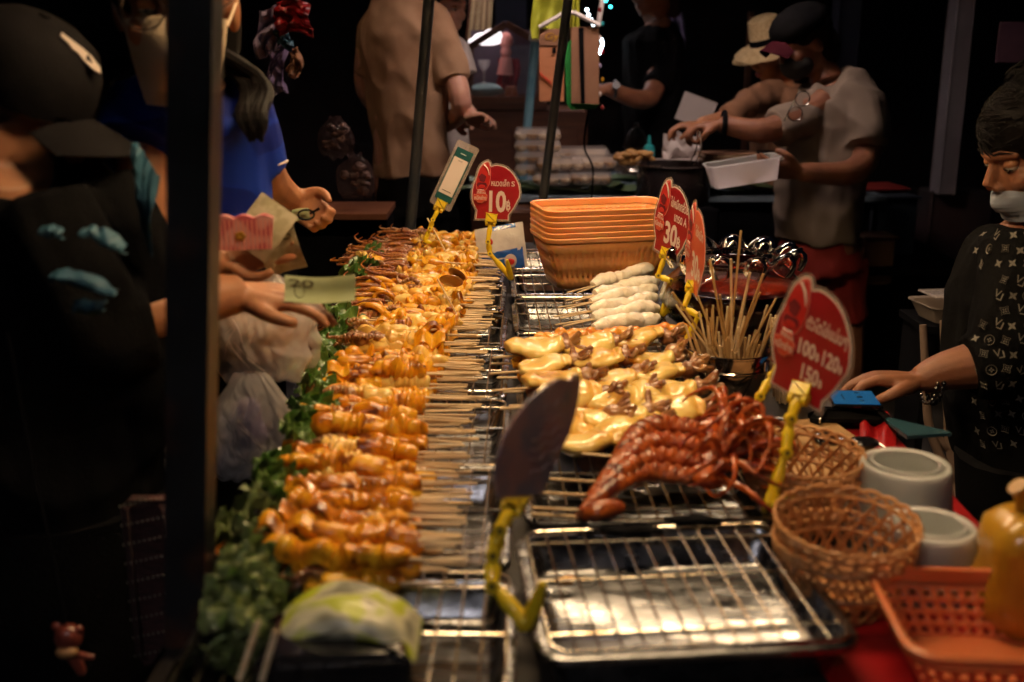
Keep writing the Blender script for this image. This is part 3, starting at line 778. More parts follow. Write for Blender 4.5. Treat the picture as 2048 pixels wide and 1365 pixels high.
# red grilled squid
reds = [([(1226, 915), (1262, 880), (1315, 850), (1395, 858)], .925, 'rearmost red grilled squid with deeply scored pinkish back'),
        ([(1195, 965), (1250, 915), (1315, 882), (1400, 893)], .915, 'red grilled squid second from the back, arched over the rack'),
        ([(1175, 992), (1235, 948), (1305, 915), (1400, 922)], .905, 'red grilled squid in the middle, curved and scored'),
        ([(1160, 1022), (1222, 975), (1290, 945), (1385, 955)], .895, 'red grilled squid in front with a long smooth tail'),
        ([(1158, 1035), (1190, 1024), (1225, 1016), (1250, 1016)], .875, 'small dark red squid tail lowest on the rack')]
for i, (pp, z, lab) in enumerate(reds):
    pts = [at(x, y, z - (.018 if k == 0 else 0)) for k, (x, y) in enumerate(pp)]
    root = thing('red_squid', lab, 'squid', (pts[0].x, pts[0].y, .865), 'red grilled squid')
    c = cat(pts, 22); n = len(c)
    R0 = .0165 if i < 4 else .016
    def rr(k):
        t = k / (n - 1)
        base = R0 * (min(1, .12 + t * 2.0) ** .8) * (1 if t < .85 else 1 - (t - .85) * 1.6)
        if i == 4: base = R0 * math.sin(math.pi * (.08 + .86 * t)) ** .7
        return base
    vs, fs = tube(c, [rr(k) for k in range(n)], 22, .8, (0, 0, 1))
    out = []
    for j, v in enumerate(vs):
        k = j // 22; ctr = c[k]; d = v - ctr; t = k / (n - 1)
        up = max(d.z / (d.length + 1e-6), -.2)
        saw = .5 + .5 * math.sin(k * 1.45)
        amp = (.16 if t > .28 and i < 4 else .03) * (.35 + up)
        out.append(ctr + d * (1 + amp * (saw - .5) * 1.5 + .1 * noise.noise(v * 60)))
    obj('mantle', (out, fs), m_red, root)
    if i == 0:
        for k in range(int(n * .3) // 6 * 6 + 5, int(n * .9), 6):          # flesh bared along each cut
            d = c[min(k + 1, n - 1)] - c[k - 1]; d.normalize(); s = d.cross(V((0, 0, 1))).normalized(); u = s.cross(d)
            r = rr(k)
            obj('scored_ridge', tube([c[k] + s * math.sin(a) * r * 1.05 + u * math.cos(a) * r * .86 for a in (-1.1, -.7, -.3, .1, .5, .9)], [.0004, .0012, .0017, .0016, .0011, .0004], 6), m_redridge, root)
    a = pts[0]; h = at(pp[0][0] - 95, pp[0][1] + (-6 if i else -10), .866)
    obj('stick', tube([h, a + V((.01, 0, 0)), pts[1]], .0024, 7), m_stick, root)
    if i < 4:
        hd = pts[-1]
        obj('head', ell(hd + V((.02, 0, -.002)), (.024, .02, .017), nz=.35, sd=i, fr=60), m_redt, root)
        q = random.Random(40 + i)
        for k in range(12):
            a = q.uniform(-2.1, 1.9); e = q.uniform(-.05, 1.15); l = q.uniform(.06, .105)
            d = V((math.cos(a * .8), math.sin(a * .8), 0)) * math.cos(e) + V((0, 0, math.sin(e)))
            s = d.cross(V((0, 0, 1))).normalized(); cu = q.choice((-1, 1)) * q.uniform(.012, .035)
            p = hd + V((.03, 0, .004))
            path = [p, p + d * l * .35, p + d * l * .7 + s * cu * .4, p + d * l + s * cu - V((0, 0, l * .18)), p + d * l * .95 + s * cu * 1.9 - V((0, 0, l * .38)), p + d * l * .7 + s * cu * 2.2 - V((0, 0, l * .34))]
            for v in path: v.z = max(v.z, .868)
            cc = cat(path, 7); m = len(cc)
            g = tube(cc, [.0068 * (1 - .85 * j / m) * (1 + .2 * math.sin(j * 2.3)) for j in range(m)], 8)
            obj('tentacle', g, m_redt if q.random() < .8 else m_red, root)
# charred crumbs on the racks
for (px, py, lab) in ((1275, 1060, 'charred black squid scrap stuck on the rack'), (1385, 1040, 'second charred scrap under the red tentacles')):
    p = at(px, py, .862)
    tag(obj('scrap', ell(p, (.035, .012, .005), nz=.7, sd=px, fr=50), m_dark), lab, 'scrap')
p = at(1135, 1162, .822); tag(obj('squid_scrap', ell(p, (.016, .007, .006), nz=.7, sd=4, fr=60), m_sqo), 'small orange squid scrap left in the empty front tray', 'scrap')

# ================================================================ price cards and clips
CARD = [(605, 560), (618, 500), (640, 450), (668, 415), (700, 395), (728, 388), (745, 400), (760, 440), (795, 427), (830, 425), (878, 434), (920, 450), (964, 480), (1000, 520), (1032, 568), (1055, 620), (1070, 700),
        (1064, 755), (1040, 800), (1020, 845), (1000, 880), (978, 912), (955, 945), (955, 1000), (605, 1000), (615, 905), (593, 868), (575, 830), (562, 785), (560, 740), (565, 690), (575, 640), (590, 600)]
LOGO = [(603, 600), (618, 530), (645, 462), (690, 410), (728, 400), (748, 440), (758, 500), (758, 560), (745, 630), (720, 680), (690, 705), (640, 712), (608, 680)]
BAN = [(582, 735), (610, 735), (620, 700), (700, 695), (712, 730), (728, 745), (722, 800), (690, 808), (670, 828), (625, 822), (612, 802), (582, 795)]
def loc2(p): return ((p[0] - 785) / 600.0, (1000 - p[1]) / 600.0)
def inset(poly, d):
    n = len(poly); area = sum(poly[i][0] * poly[(i + 1) % n][1] - poly[(i + 1) % n][0] * poly[i][1] for i in range(n))
    sg = 1 if area > 0 else -1; out = []
    for i in range(n):
        a, b, c = V(poly[i - 1]), V(poly[i]), V(poly[(i + 1) % n])
        e1 = (b - a).normalized(); e2 = (c - b).normalized()
        n1 = V((-e1.y, e1.x)) * sg; n2 = V((-e2.y, e2.x)) * sg
        nn = (n1 + n2); nn = nn.normalized() / max(nn.normalized().dot(n1), .5) if nn.length > 1e-4 else n1
        out.append((b.x + nn.x * d, b.y + nn.y * d))
    return out
def card(label, org, yaw, lean, H, lines, red=None, back=0.0, glaring=False, cat_='price sign'):
    """org: foot of the card; yaw: right edge turned towards the camera; lean: top leans right; H: height"""
    u0 = V((math.cos(yaw), -math.sin(yaw), 0)); n0 = V((-math.sin(yaw), -math.cos(yaw), 0))
    v0 = (V((0, 0, 1)) * math.cos(back) - n0 * math.sin(back))
    u = u0 * math.cos(lean) - v0 * math.sin(lean); v = v0 * math.cos(lean) + u0 * math.sin(lean); n = u.cross(v)
    m = mat4(org, u * H, v * H, n * H)
    t = thing('price_card', label, cat_, org, 'clip-on price cards')
    pl = [loc2(p) for p in CARD]
    def lay(name, poly, k, mt, th=.003): return obj(name, prism(poly, th, m @ Matrix.Translation((0, 0, k * .0022))), mt, t, False)
    lay('laminate', inset(pl, -.028), 0, m_card, .004)
    lay('border', pl, 1.6, m_white if not glaring else m_pink)
    red = red or m_cardred
    lay('red_panel', inset(pl, .016), 3.1, red)
    # logo panel: bright oval, arc of letters, dark round motif, pink banner
    lay('logo_edge', [loc2(p) for p in LOGO], 4.6, m_pink)
    lay('logo_panel', inset([loc2(p) for p in LOGO], .008), 6.1, m_cardred2)
    arc = [(655 + 22 * k + 3, 432 + 9 * (k - 1) ** 2 * .9 + 6) for k in range(4)]
    obj('logo_swash', tube([m @ V((*loc2(p), .0175)) for p in ((678, 428), (704, 440), (724, 462), (738, 500), (742, 535))], [H * .006, H * .013, H * .016, H * .012, H * .004], 6, .2), m_white, t)
    obj('logo_mark', J(*[tube([m @ V((*loc2(a), .0175)), m @ V((*loc2(b), .0175))], H * .006, 5, .3) for a, b in (((688, 420), (708, 440)), ((708, 418), (690, 442)), ((612, 560), (640, 470)), ((625, 690), (690, 690)))]), m_white, t)
    c0 = loc2((672, 565)); lay('logo_head', [(c0[0] + .062 * math.cos(a) * (1 + .12 * math.sin(5 * a)), c0[1] + .07 * math.sin(a) * (1 + .1 * math.sin(4 * a))) for a in [2 * math.pi * k / 24 for k in range(24)]], 7.6, m_maroon)
    c0 = loc2((668, 640)); lay('logo_body', [(c0[0] + .088 * math.cos(a), c0[1] + .055 * math.sin(a) * (1 + .2 * math.sin(3 * a))) for a in [2 * math.pi * k / 24 for k in range(24)]], 7.6, m_maroon)
    c0 = loc2((668, 652)); lay('logo_bowl', [(c0[0] + .06 * math.cos(a), c0[1] + .03 * math.sin(a)) for a in [2 * math.pi * k / 20 for k in range(20)]], 9.0, m_cardred2)
    lay('logo_banner', [loc2(p) for p in BAN], 9.4, m_pink)
    lay('logo_banner_fill', inset([loc2(p) for p in BAN], .007), 10.9, m_cardor)
    for (s, x0, y0, x1, y1) in [('ตี๋อ้วน', 622, 728, 708, 700), ('หมึกย่าง', 592, 792, 716, 744)]:
        g = fit(text(s, 1, .02, .0), *loc2((x0, y0)), *loc2((x1, y1)))
        obj('logo_lettering', X(([p + V((0, 0, .0272)) for p in g[0]], g[1]), m), m_white, t, False)
    for (s, x0, y0, x1, y1, off) in lines:
        if s == '฿':
            g = fit(text('B', 1, .035, .0), 0, .12, 1, .88)
            g = J(g, ([V((.36, 0, 0)), V((.60, 0, 0)), V((.60, .2, 0)), V((.36, .2, 0))], [(0, 1, 2, 3)]), ([V((.36, .8, 0)), V((.60, .8, 0)), V((.60, 1, 0)), V((.36, 1, 0))], [(0, 1, 2, 3)]))
        else: g = text(s, 1, off, .0)
        g = fit(g, *loc2((x0, y0)), *loc2((x1, y1)))
        obj('lettering', X(([p + V((0, 0, .010)) for p in g[0]], g[1]), m), m_white, t, False)
    return t
def clip(label, pts, tip, wide=.0085, view=V((0, -1, .25)), jaw=.026, yaw=0.0, cat_='clip'):
    t = thing('sign_clip', label, cat_, pts[-1], 'yellow jointed clips')
    vw = view.normalized()
    # jaw block gripping the card
    a, b = pts[0], pts[1]; d = (a - b).normalized(); s = V((math.cos(yaw), -math.sin(yaw), 0)); s = (s - d * s.dot(d)).normalized(); nn = s.cross(d)
    m = mat4(a, s, d, nn)
    obj('jaw', J(X(box((0, jaw * .15, .005), (jaw, jaw * .8, .006), bev=.0015), m), X(box((0, jaw * .15, -.005), (jaw, jaw * .8, .004), bev=.001), m),
                 X(cyl((-jaw * .42, -jaw * .3, .0), (-jaw * .22, -jaw * .3, 0), jaw * .24, 12), m), X(cyl((jaw * .22, -jaw * .3, 0), (jaw * .42, -jaw * .3, 0), jaw * .24, 12), m),
                 X(box((0, -jaw * .25, 0), (jaw * .5, jaw * .5, .009), bev=.002), m)), m_yel, t)
    for k in range(len(pts) - 1):
        a, b = pts[k], pts[k + 1]
        d = (b - a); L = d.length; d.normalize()
        w = wide * (1.0 if k else .9)
        obj('arm_link', limb([a, a + d * L * .2, a + d * L * .45, a + d * L * .75, b], [w * .75, w * .62, w * 1.0, w * .85, w * .72], 8, .62, vw, 2), m_yel, t)
        if k < len(pts) - 2:
            r = obj('joint', cyl(b - vw * wide * .9, b + vw * wide * .9 + V((0, 0, 0)), wide * .85, 14), m_yel, t)
            obj('pivot_pin', cyl(b - vw * wide * .5, b + vw * wide * 1.02, wide * .38, 10), m_yeld, t)
            obj('pivot_pin', cyl(b - vw * wide * 1.03, b - vw * wide * .5, wide * .38, 10), m_yeld, t)
    e = pts[-1]; d = (e - pts[-2]).normalized()
    obj('clamp', J(limb([pts[-2].lerp(e, .7), e, e + d * wide * .8], [wide * .9, wide * 1.1, wide * .4], 8, .8, vw, 3),
                   limb([e + d * wide * .3, e.lerp(tip, .5) + V((0, 0, -wide * .3)), tip], [wide * .8, wide * .95, wide * .45], 8, .8, vw, 3)), m_yel, t)
    obj('clamp_tongue', limb([e + d * wide, e + d * wide + (tip - e) * .4 - V((0, 0, .002))], [wide * .5, wide * .3], 8, .5, vw, 2), m_yeld, t)
    return t

# 10 baht card
o1 = wy(985, 440, 2.68)
card('red price card reading 10 baht held upright beside the green card', o1, R(6), R(1.5), .140,
     [('หนวดเล็ก', 765, 645, 955, 570, .018), ('S', 975, 642, 1012, 588, .018), ('10', 745, 920, 925, 690, .03), ('฿', 928, 908, 972, 782, .02)])
clip('yellow jointed clip holding the 10 baht card', [wy(982, 440, 2.67), wy(976, 484, 2.66), wy(980, 508, 2.66), wy(1022, 556, 2.66)], wy(1014, 520, 2.64), .0075, jaw=.030)
# 30 baht cards
o2 = wy(1331, 512, 2.42)
card('dark red price card reading grade A 30 baht standing by the orange baskets', o2, R(66), R(9), .168,
     [('ไข่หมึกกล้วย', 775, 590, 1030, 505, .02), ('เกรด A', 850, 690, 1030, 620, .02), ('30', 735, 900, 920, 715, .035), ('฿', 925, 895, 975, 785, .02)])
clip('yellow jointed clip holding the dark red 30 baht card', [wy(1331, 508, 2.41), wy(1316, 552, 2.40), wy(1341, 562, 2.38), wy(1326, 628, 2.38)], wy(1352, 602, 2.36), .0075, yaw=R(50), jaw=.026)
o3 = wy(1383, 580, 2.14)
card('pale 30 baht price card, its red tinted with glare, seen almost edge on', o3, R(85), R(7), .172,
     [('ไข่หมึก', 800, 600, 1000, 520, .02), ('30', 755, 900, 930, 715, .035), ('฿', 940, 895, 990, 785, .02)], red=m_cardor, glaring=True)  # glare is put into the orange panel and pink border
clip('yellow jointed clip of the pale edge-on card, standing in front of the bucket', [wy(1383, 574, 2.13), wy(1368, 616, 2.11), wy(1397, 632, 2.08), wy(1369, 690, 2.07)], wy(1396, 688, 2.03), .0072, yaw=R(60), jaw=.024)
# near big card
o4 = wy(1592, 795, 1.42)
card('blurred large red price card reading 100 120 150 baht at the right', o4, R(60), R(9), .165,
     [('ตัวโตไข่แน่นๆ', 765, 650, 1030, 560, .02), ('100', 742, 775, 855, 692, .03), ('฿', 861, 772, 884, 722, .02), ('120', 905, 775, 1010, 692, .03), ('฿', 1015, 772, 1036, 725, .02), ('150', 790, 895, 905, 808, .03), ('฿', 911, 892, 934, 842, .02)])
clip('blurred yellow clip holding the big red card, clamped near the front tray', [wy(1600, 788, 1.40), wy(1581, 838, 1.38), wy(1572, 905, 1.36), wy(1536, 1018, 1.34)], wy(1583, 990, 1.30), .0088, yaw=R(38), jaw=.030)
clip('thin yellow jointed clip leaning right behind the big red card, gripping nothing in view', [wy(1574, 700, 1.62), wy(1545, 752, 1.60), wy(1520, 793, 1.58), wy(1484, 858, 1.56)], wy(1492, 846, 1.54), .0078, yaw=R(60), jaw=.018)
# green card (its printed code is left blank)
A_, B_, D_ = wy(858, 404, 2.93), wy(900, 425, 2.90), wy(892, 267, 2.97)
u = (B_ - A_); W_ = u.length; u.normalize(); v = (D_ - A_); v = (v - u * v.dot(u)); H_ = v.length; v.normalize(); n = u.cross(v)
mm = mat4(A_, u, v, n)
t = thing('payment_card', 'slanted laminated payment card, dark green with a pale panel, far end', 'card', A_)
def rp(x0, y0, x1, y1, k, mt, nm): obj(nm, prism([(x0 * W_, y0 * H_), (x1 * W_, y0 * H_), (x1 * W_, y1 * H_), (x0 * W_, y1 * H_)], .0008, mm @ Matrix.Translation((0, 0, k * .0007))), mt, t, False)
obj('laminate', prism([(p[0] + W_ / 2, p[1] + H_ / 2) for p in [(q.x, q.y) for q in rrect(W_, H_, .006, 0)]], .0012, mm), m_card, t, False)
rp(.13, .10, .87, .90, 1.4, m_green, 'green_print'); rp(.18, .20, .82, .76, 2.6, m_white, 'pale_panel')
for (s, x0, y0, x1, y1) in (('THAI', .38, .825, .62, .85), ('พร้อมเพย์', .4, .715, .6, .74), ('xxx-x-x1234', .3, .245, .7, .262)):
    if s in ('THAI', 'xxx-x-x1234'): rp(x0, y0, x1, (y0 + y1) / 2, 3.6, m_white if s == 'THAI' else m_dark, 'caption_line'); continue
    g = fit(text(s, 1, .0, 0), x0 * W_, y0 * H_, x1 * W_, y1 * H_); obj('lettering', X(([p + V((0, 0, .0025)) for p in g[0]], g[1]), mm), m_dark, t, False)
clip('yellow jointed clip holding the green payment card', [wy(880, 412, 2.88), wy(866, 440, 2.87), wy(860, 458, 2.87), wy(850, 480, 2.87)], wy(862, 486, 2.86), .0068, jaw=.03)

# dark back of a card, near, blurred
pts = [(990, 1000), (984, 960), (990, 915), (1003, 870), (1024, 832), (1052, 797), (1088, 768), (1118, 752), (1140, 757), (1148, 747), (1160, 745), (1165, 757), (1161, 795), (1152, 835), (1140, 870), (1122, 905), (1104, 940), (1088, 975), (1084, 990), (1040, 997)]
ys = 1.13
P3 = [wy(x, y, ys + (x - 1070) * .0009) for x, y in pts]
c0 = sum(P3, V((0, 0, 0))) / len(P3)
u = (P3[18] - P3[0]).normalized(); u = V((u.x, u.y, 0)).normalized(); nn = u.cross(V((0, 0, 1))).normalized(); v = V((0, 0, 1))
mb = mat4(c0, u, v, nn)
t = thing('price_card', 'blurred dark back of a price card with wavy pale stripes, in front', 'price sign', wy(1040, 1000, ys), 'clip-on price cards')
poly = [((p - c0).dot(u), (p - c0).dot(v)) for p in P3]
obj('laminate', prism(poly, .0012, mb), m_card, t, False)
obj('back_print', prism(inset(poly, .003), .0030, mb), m_cardback, t, False)
for k, (y0, a, w) in enumerate(((-.040, -.036, .03), (-.026, -.038, .034), (-.014, -.036, .036), (-.002, -.032, .036), (.012, -.02, .04), (.028, -.008, .042))):
    obj('wave_stripe', tube([mb @ V((a + (w - a) * i / 10, y0 + .0025 * math.sin(i * 1.3 + k) - .006 * i / 10, .0019)) for i in range(11)], .0011 if k < 4 else .0006, 5, .3), m_wave, t)
clip('yellow clip of the dark card, clamped between the two front trays', [wy(1030, 1004, 1.12), wy(1000, 1060, 1.10), wy(986, 1110, 1.09), wy(984, 1170, 1.07), wy(1052, 1248, 1.04)], wy(1086, 1168, 1.04), .0092, jaw=.028)
# ================================================================ baskets, bowl, bucket, tubs
def crate(label, c, w, h, d, rz, mt, group=None, slots=26, rows=4, taper=.82, cat_='basket'):
    t = thing('plastic_basket', label, cat_, c, group)
    m = Matrix.Translation(V(c)) @ Matrix.Rotation(rz, 4, 'Z')
    rad = .035
    def ring(k, z, extra=0): return rrect(w * k + extra, h * k * (.96 if k < 1 else 1) + extra, rad * k, z, 5)
    rim = loops([ring(1, d - .012, .002), ring(1, d - .010, .010), ring(1, d - .001, .013), ring(1, d + .002, .006), ring(1, d, -.003), ring(1, d - .014, -.006)], (False, False))
    obj('rim', X(rim, m), mt, t)
    # pierced walls: slotted cells left open
    vs, fs = [], []
    lv = [(1 - (1 - taper) * k / (rows * 2 + 1), (d - .016) * (1 - k / (rows * 2 + 1))) for k in range(rows * 2 + 2)]
    per = []
    N = slots * 4
    def pt(k, i):
        kk, z = lv[k]; W, Hh = w * kk, h * kk * (.96 if kk < 1 else 1); r = rad * kk
        P = 2 * (W - 2 * r) + 2 * (Hh - 2 * r) + 2 * math.pi * r; s = P * i / N
        for (L, kind, cx, cy, a0) in ((W - 2 * r, 's', -W / 2 + r, -Hh / 2, 0), (math.pi * r / 2, 'c', W / 2 - r, -Hh / 2 + r, -90), (Hh - 2 * r, 's', W / 2, -Hh / 2 + r, 90), (math.pi * r / 2, 'c', W / 2 - r, Hh / 2 - r, 0),
                                       (W - 2 * r, 's', W / 2 - r, Hh / 2, 180), (math.pi * r / 2, 'c', -W / 2 + r, Hh / 2 - r, 90), (Hh - 2 * r, 's', -W / 2, Hh / 2 - r, 270), (math.pi * r / 2, 'c', -W / 2 + r, -Hh / 2 + r, 180)):
            if s <= L + 1e-9:
                if kind == 's': return V((cx + math.cos(R(a0)) * s, cy + math.sin(R(a0)) * s, z))
                a = R(a0) + s / r; return V((cx + r * math.cos(a), cy + r * math.sin(a), z))
            s -= L
        return V((-W / 2 + r, -Hh / 2, z))
    for k in range(len(lv)):
        for i in range(N): vs.append(pt(k, i))
    for k in range(len(lv) - 1):
        for i in range(N):
            if k % 2 == 1 and i % 2 == 1: continue
            j = (i + 1) % N; fs.append((k * N + i, (k + 1) * N + i, (k + 1) * N + j, k * N + j))
    o = obj('pierced_wall', X((vs, fs), m), mt, t); s = o.modifiers.new('s', 'SOLIDIFY'); s.thickness = .002
    b = loops([rrect(w * taper, h * taper * .96, rad * taper, 0), rrect(w * taper, h * taper * .96, rad * taper, .003)], (True, True))
    obj('bottom', X(b, m), mt, t)
    return t
bc = at(1207, 590, .85)
for k in range(6):
    crate(['lowest of the nested orange baskets, its ribbed side showing', 'second lowest orange basket in the nested stack', 'third orange basket from the bottom of the nested stack', 'third orange basket from the top of the nested stack',
           'second orange basket from the top of the nested stack', 'topmost open orange basket of the nested stack'][k], (bc.x, bc.y + .09, .866 + k * .0135), .325, .19, .128, R(13), m_orange, 'nested orange baskets', 30, 2 if k == 0 else 4, .80)
n0 = at(1735, 1158, .875)
crate('near empty red orange basket at the bottom right corner', (n0.x + .165, n0.y - .088, .806), .33, .185, .075, R(-4), m_orange2, None, 30, 4, .82)

def lattice(label, c, r1, r0, h, tilt=(0, 0), group='woven look tan baskets', N=22):
    t = thing('woven_basket', label, 'basket', c, group)
    m = Matrix.Translation(V(c)) @ Euler((tilt[0], tilt[1], 0)).to_matrix().to_4x4()
    def P(a, s, o=0): rr = r0 + (r1 - r0) * s ** .75 + o; return m @ V((rr * math.cos(a), rr * math.sin(a), h * s))
    gs = []
    for k in range(N):
        for sg in (-1, 1):
            a0 = 2 * math.pi * k / N
            path = [P(a0 + sg * .62 * s, s, sg * .0010) for s in [j / 9 for j in range(10)]]
            gs.append(tube(path, .0034, 6, .45))
    obj('lattice', J(*gs), m_wick, t)
    gs = []
    for k in range(N):                                   # scalloped loops at the rim
        a0 = 2 * math.pi * k / N
        path = [P(a0 + .62 + (q / 8) * (2 * 2 * math.pi / N), 1 + .13 * math.sin(math.pi * q / 8), .001) for q in range(9)]
        gs.append(tube(path, .0026, 6, .6))
    obj('scalloped_rim', J(*gs), m_wick, t)
    obj('ring', tube([P(2 * math.pi * k / 40, .50, .0012) for k in range(40)], .0036, 6, closed=True), m_wick, t)
    obj('ring', tube([P(2 * math.pi * k / 40, .97, .0012) for k in range(40)], .003, 6, closed=True), m_wick, t)
    obj('foot', X(lathe([(.001, .002), (r0, .002), (r0 + .002, .004), (r0 + .001, .008), (.001, .006)], 32), m), m_wick, t)
    return t
c1 = at(1602, 915, .895); lattice('lower woven basket of the back pair, mostly in shade', (c1.x + .004, c1.y, .803), .080, .052, .070)
lattice('upper woven basket of the back pair, pale and brightly lit', (c1.x, c1.y + .003, .822), .080, .052, .076, (R(5), 0))
c2 = at(1690, 1052, .905); lattice('lower woven basket of the front pair, dark in front', (c2.x, c2.y, .803), .079, .052, .076)
lattice('upper woven basket of the front pair beside the big steel tray', (c2.x, c2.y + .003, .824), .080, .053, .082, (R(5), 0))

def tub(label, c, rt, rb, h, flange=.006):
    t = thing('plastic_tub', label, 'container', c, 'upturned plastic tubs')
    prof = [(rb + flange, 0), (rb + flange, .003), (rb, .004), (rt + .002, h - .006), (rt, h - .001), (rt - .004, h), (rt - .007, h - .004), (.0005, h - .004)]
    inn = [(.0005, h - .0055), (rt - .006, h - .0055), (rt - .002, h - .007), (rb - .0015, .004), (rb - .001, 0), (rb + flange, 0)]
    obj('cup', lathe(prof + inn, 48, c), m_tub, t)
    for k in range(1): obj('base_ring', lathe([(rt * .72, h + .0002), (rt * .72 + .002, h + .0016), (rt * .72 + .004, h + .0002)], 40, c), m_tub, t)
    return t
q1 = at(1812, 925, .906)
for k in range(4): tub(['frosted tub at the bottom of the taller back stack', 'second frosted tub from the bottom of the back stack', 'frosted tub just below the top of the back stack', 'topmost upturned frosted tub of the back stack'][k], (q1.x, q1.y, .8035 + .009 * k + .001), .0575, .067, .075)
q2 = at(1862, 1045, .888)
for k in range(4): tub(['frosted tub at the bottom of the shorter front stack', 'second frosted tub from the bottom of the front stack', 'frosted tub just below the top of the front stack', 'topmost upturned frosted tub of the front stack'][k], (q2.x, q2.y, .8035 + .0075 * k + .001), .052, .060, .060)

# scalloped glass bowl with sauce
gc = V((wy(1466, 600, 2.40).x, 2.40, .803))
t = thing('glass_bowl', 'big round glass bowl with frilled rim holding dark red sauce', 'bowl', gc)
prof = [(.045, 0), (.05, .004), (.10, .02), (.150, .06), (.165, .10), (.152, .135), (.122, .163), (.108, .176), (.113, .186)]
obj('bowl', lathe(prof + [(r - .004, z + (.004 if i == len(prof) - 1 else 0)) for i, (r, z) in reversed(list(enumerate(prof)))], 64, gc), m_glass, t)
def frill(r, a): return V(((.113 + r) * math.cos(a), (.113 + r) * math.sin(a), 0))
N = 200
pts = []
for k in range(N):
    a = 2 * math.pi * k / N; s = abs(math.sin(a * 5.5))
    rr = .112 + .028 * s ** .7; pts.append(gc + V((rr * math.cos(a), rr * math.sin(a), .188 + .026 * s ** .8)))
obj('frilled_rim', tube(pts, .0042, 8, closed=True), m_glass, t)
def ruff(u, v):
    a = 2 * math.pi * u; s = abs(math.sin(a * 5.5)); rr = .112 + .028 * (s ** .7) * v; return gc + V((rr * math.cos(a), rr * math.sin(a), .182 + (.006 + .026 * s ** .8) * v))
for k in range(11):
    a = 2 * math.pi * (k + .5) / 11
    obj('glass_lobe', X(lathe([(.001, .030), (.012, .028), (.021, .018), (.025, .004), (.026, -.008), (.0245, -.008), (.0235, .004), (.0195, .016), (.011, .0255), (.001, .0275)], 20), Matrix.Translation(gc + V((.128 * math.cos(a), .128 * math.sin(a), .186))) @ Matrix.Rotation(a, 4, 'Z') @ Matrix.Rotation(R(35), 4, 'Y')), m_glass, t)
obj('frill', sheet(ruff, 176, 6, .0025), m_glass, t)
sp = [(.001, .003), (.046, .006), (.096, .022), (.144, .06), (.1585, .10), (.149, .126), (.147, .1265), (.001, .1265)]
tag(obj('sauce', lathe(sp, 48, gc), m_sauce), 'dark red chili sauce filling the frilled glass bowl', 'sauce')

# bucket of used sticks
kc = V((wy(1461, 690, 1.93).x, 1.93, .8035))
t = thing('steel_bucket', 'shiny steel bucket with wire handle crammed with used sticks', 'bucket', kc)
bp = [(.0, .001), (.062, .001), (.064, .003), (.078, .108), (.081, .110), (.0815, .113), (.079, .1145), (.0775, .112), (.0625, .005), (.0, .004)]
obj('body', lathe(bp, 56, kc), m_bucket, t)
obj('band', lathe([(.0748, .078), (.0768, .080), (.0772, .083), (.0754, .085)], 56, kc), m_bucket, t)
for s in (-1, 1):
    obj('handle_ear', X(box((0, 0, 0), (.016, .004, .02), bev=.0015), Matrix.Translation(kc + V((s * .055, -.056, .094))) @ Matrix.Rotation(s * R(42), 4, 'Z')), m_bucket, t)
hp = [kc + V((.079 * math.cos(a) * .72 - .0, -.058 - .045 * math.sin(b), .095 - .055 * math.sin(b))) for a, b in [(R(180 - 180 * k / 16), math.pi * k / 16) for k in range(17)]]
obj('handle', tube(hp, .0022, 8), m_wire, t)
q = random.Random(12)
big = [(1482, 462, .03, 0), (1500, 545, -.02, 1), (1420, 520, -.02, 0), (1462, 518, .0, 1), (1552, 598, .04, 0), (1520, 585, .03, 1), (1440, 590, -.03, 0), (1395, 592, -.04, 1), (1345, 585, -.05, 0), (1352, 610, -.05, 1), (1527, 548, .035, 0), (1497, 560, .02, 0)]
for k in range(52):
    if k < len(big):
        tip = wy(big[k][0], big[k][1], 1.93 + q.uniform(-.05, .03)); a = q.uniform(0, 6.28)
        foot = kc + V((-(tip.x - kc.x) * .35, q.uniform(-.03, .04), .008))
        if tip.z < kc.z + .14: pass
    else:
        a = q.uniform(0, 2 * math.pi); r = .068 * math.sqrt(q.uniform(.05, 1)); h = q.uniform(.12, .19)
        tip = kc + V((r * math.cos(a) * 1.25, r * math.sin(a) * .9, h)); foot = kc + V((r * .6 * math.cos(a + .6), r * .6 * math.sin(a + .6), .008))
    lab = 'used bamboo stick standing in the shiny steel bucket'
    if k == 0: lab = 'longest stick rising straight up from the middle of the bucket'
    if k == 4: lab = 'stick leaning far right out of the bucket, highest on that side'
    if k == 8: lab = 'stick leaning far left out of the bucket toward the pale edge-on card'
    tag(obj('bamboo_stick', tube([foot, tip], .0021, 7), m_stick2 if q.random() < .75 else m_stick), lab, 'stick', 'used sticks in the bucket')
t = thing('skewer_bundle', 'packed bundle of clean pale skewers standing right of the bucket', 'skewers', at(1572, 800, .804))
b0 = at(1578, 800, .804)
for k in range(75):
    a = q.uniform(0, 6.28); r = .032 * math.sqrt(q.random()); p = b0 + V((r * math.cos(a), r * math.sin(a), 0))
    tp = p + V((-.012 + (p.x - b0.x) * .25 + q.uniform(-.003, .003), 0, .155 + q.uniform(-.006, .006)))
    obj('skewer', tube([p, tp], .0019, 6), m_stick, t)
obj('rubber_band', tube([b0 + V((-.006 + .037 * math.cos(x), .036 * math.sin(x), .08)) for x in [2 * math.pi * k / 28 for k in range(28)]], .0015, 6, closed=True), m_redc, t)

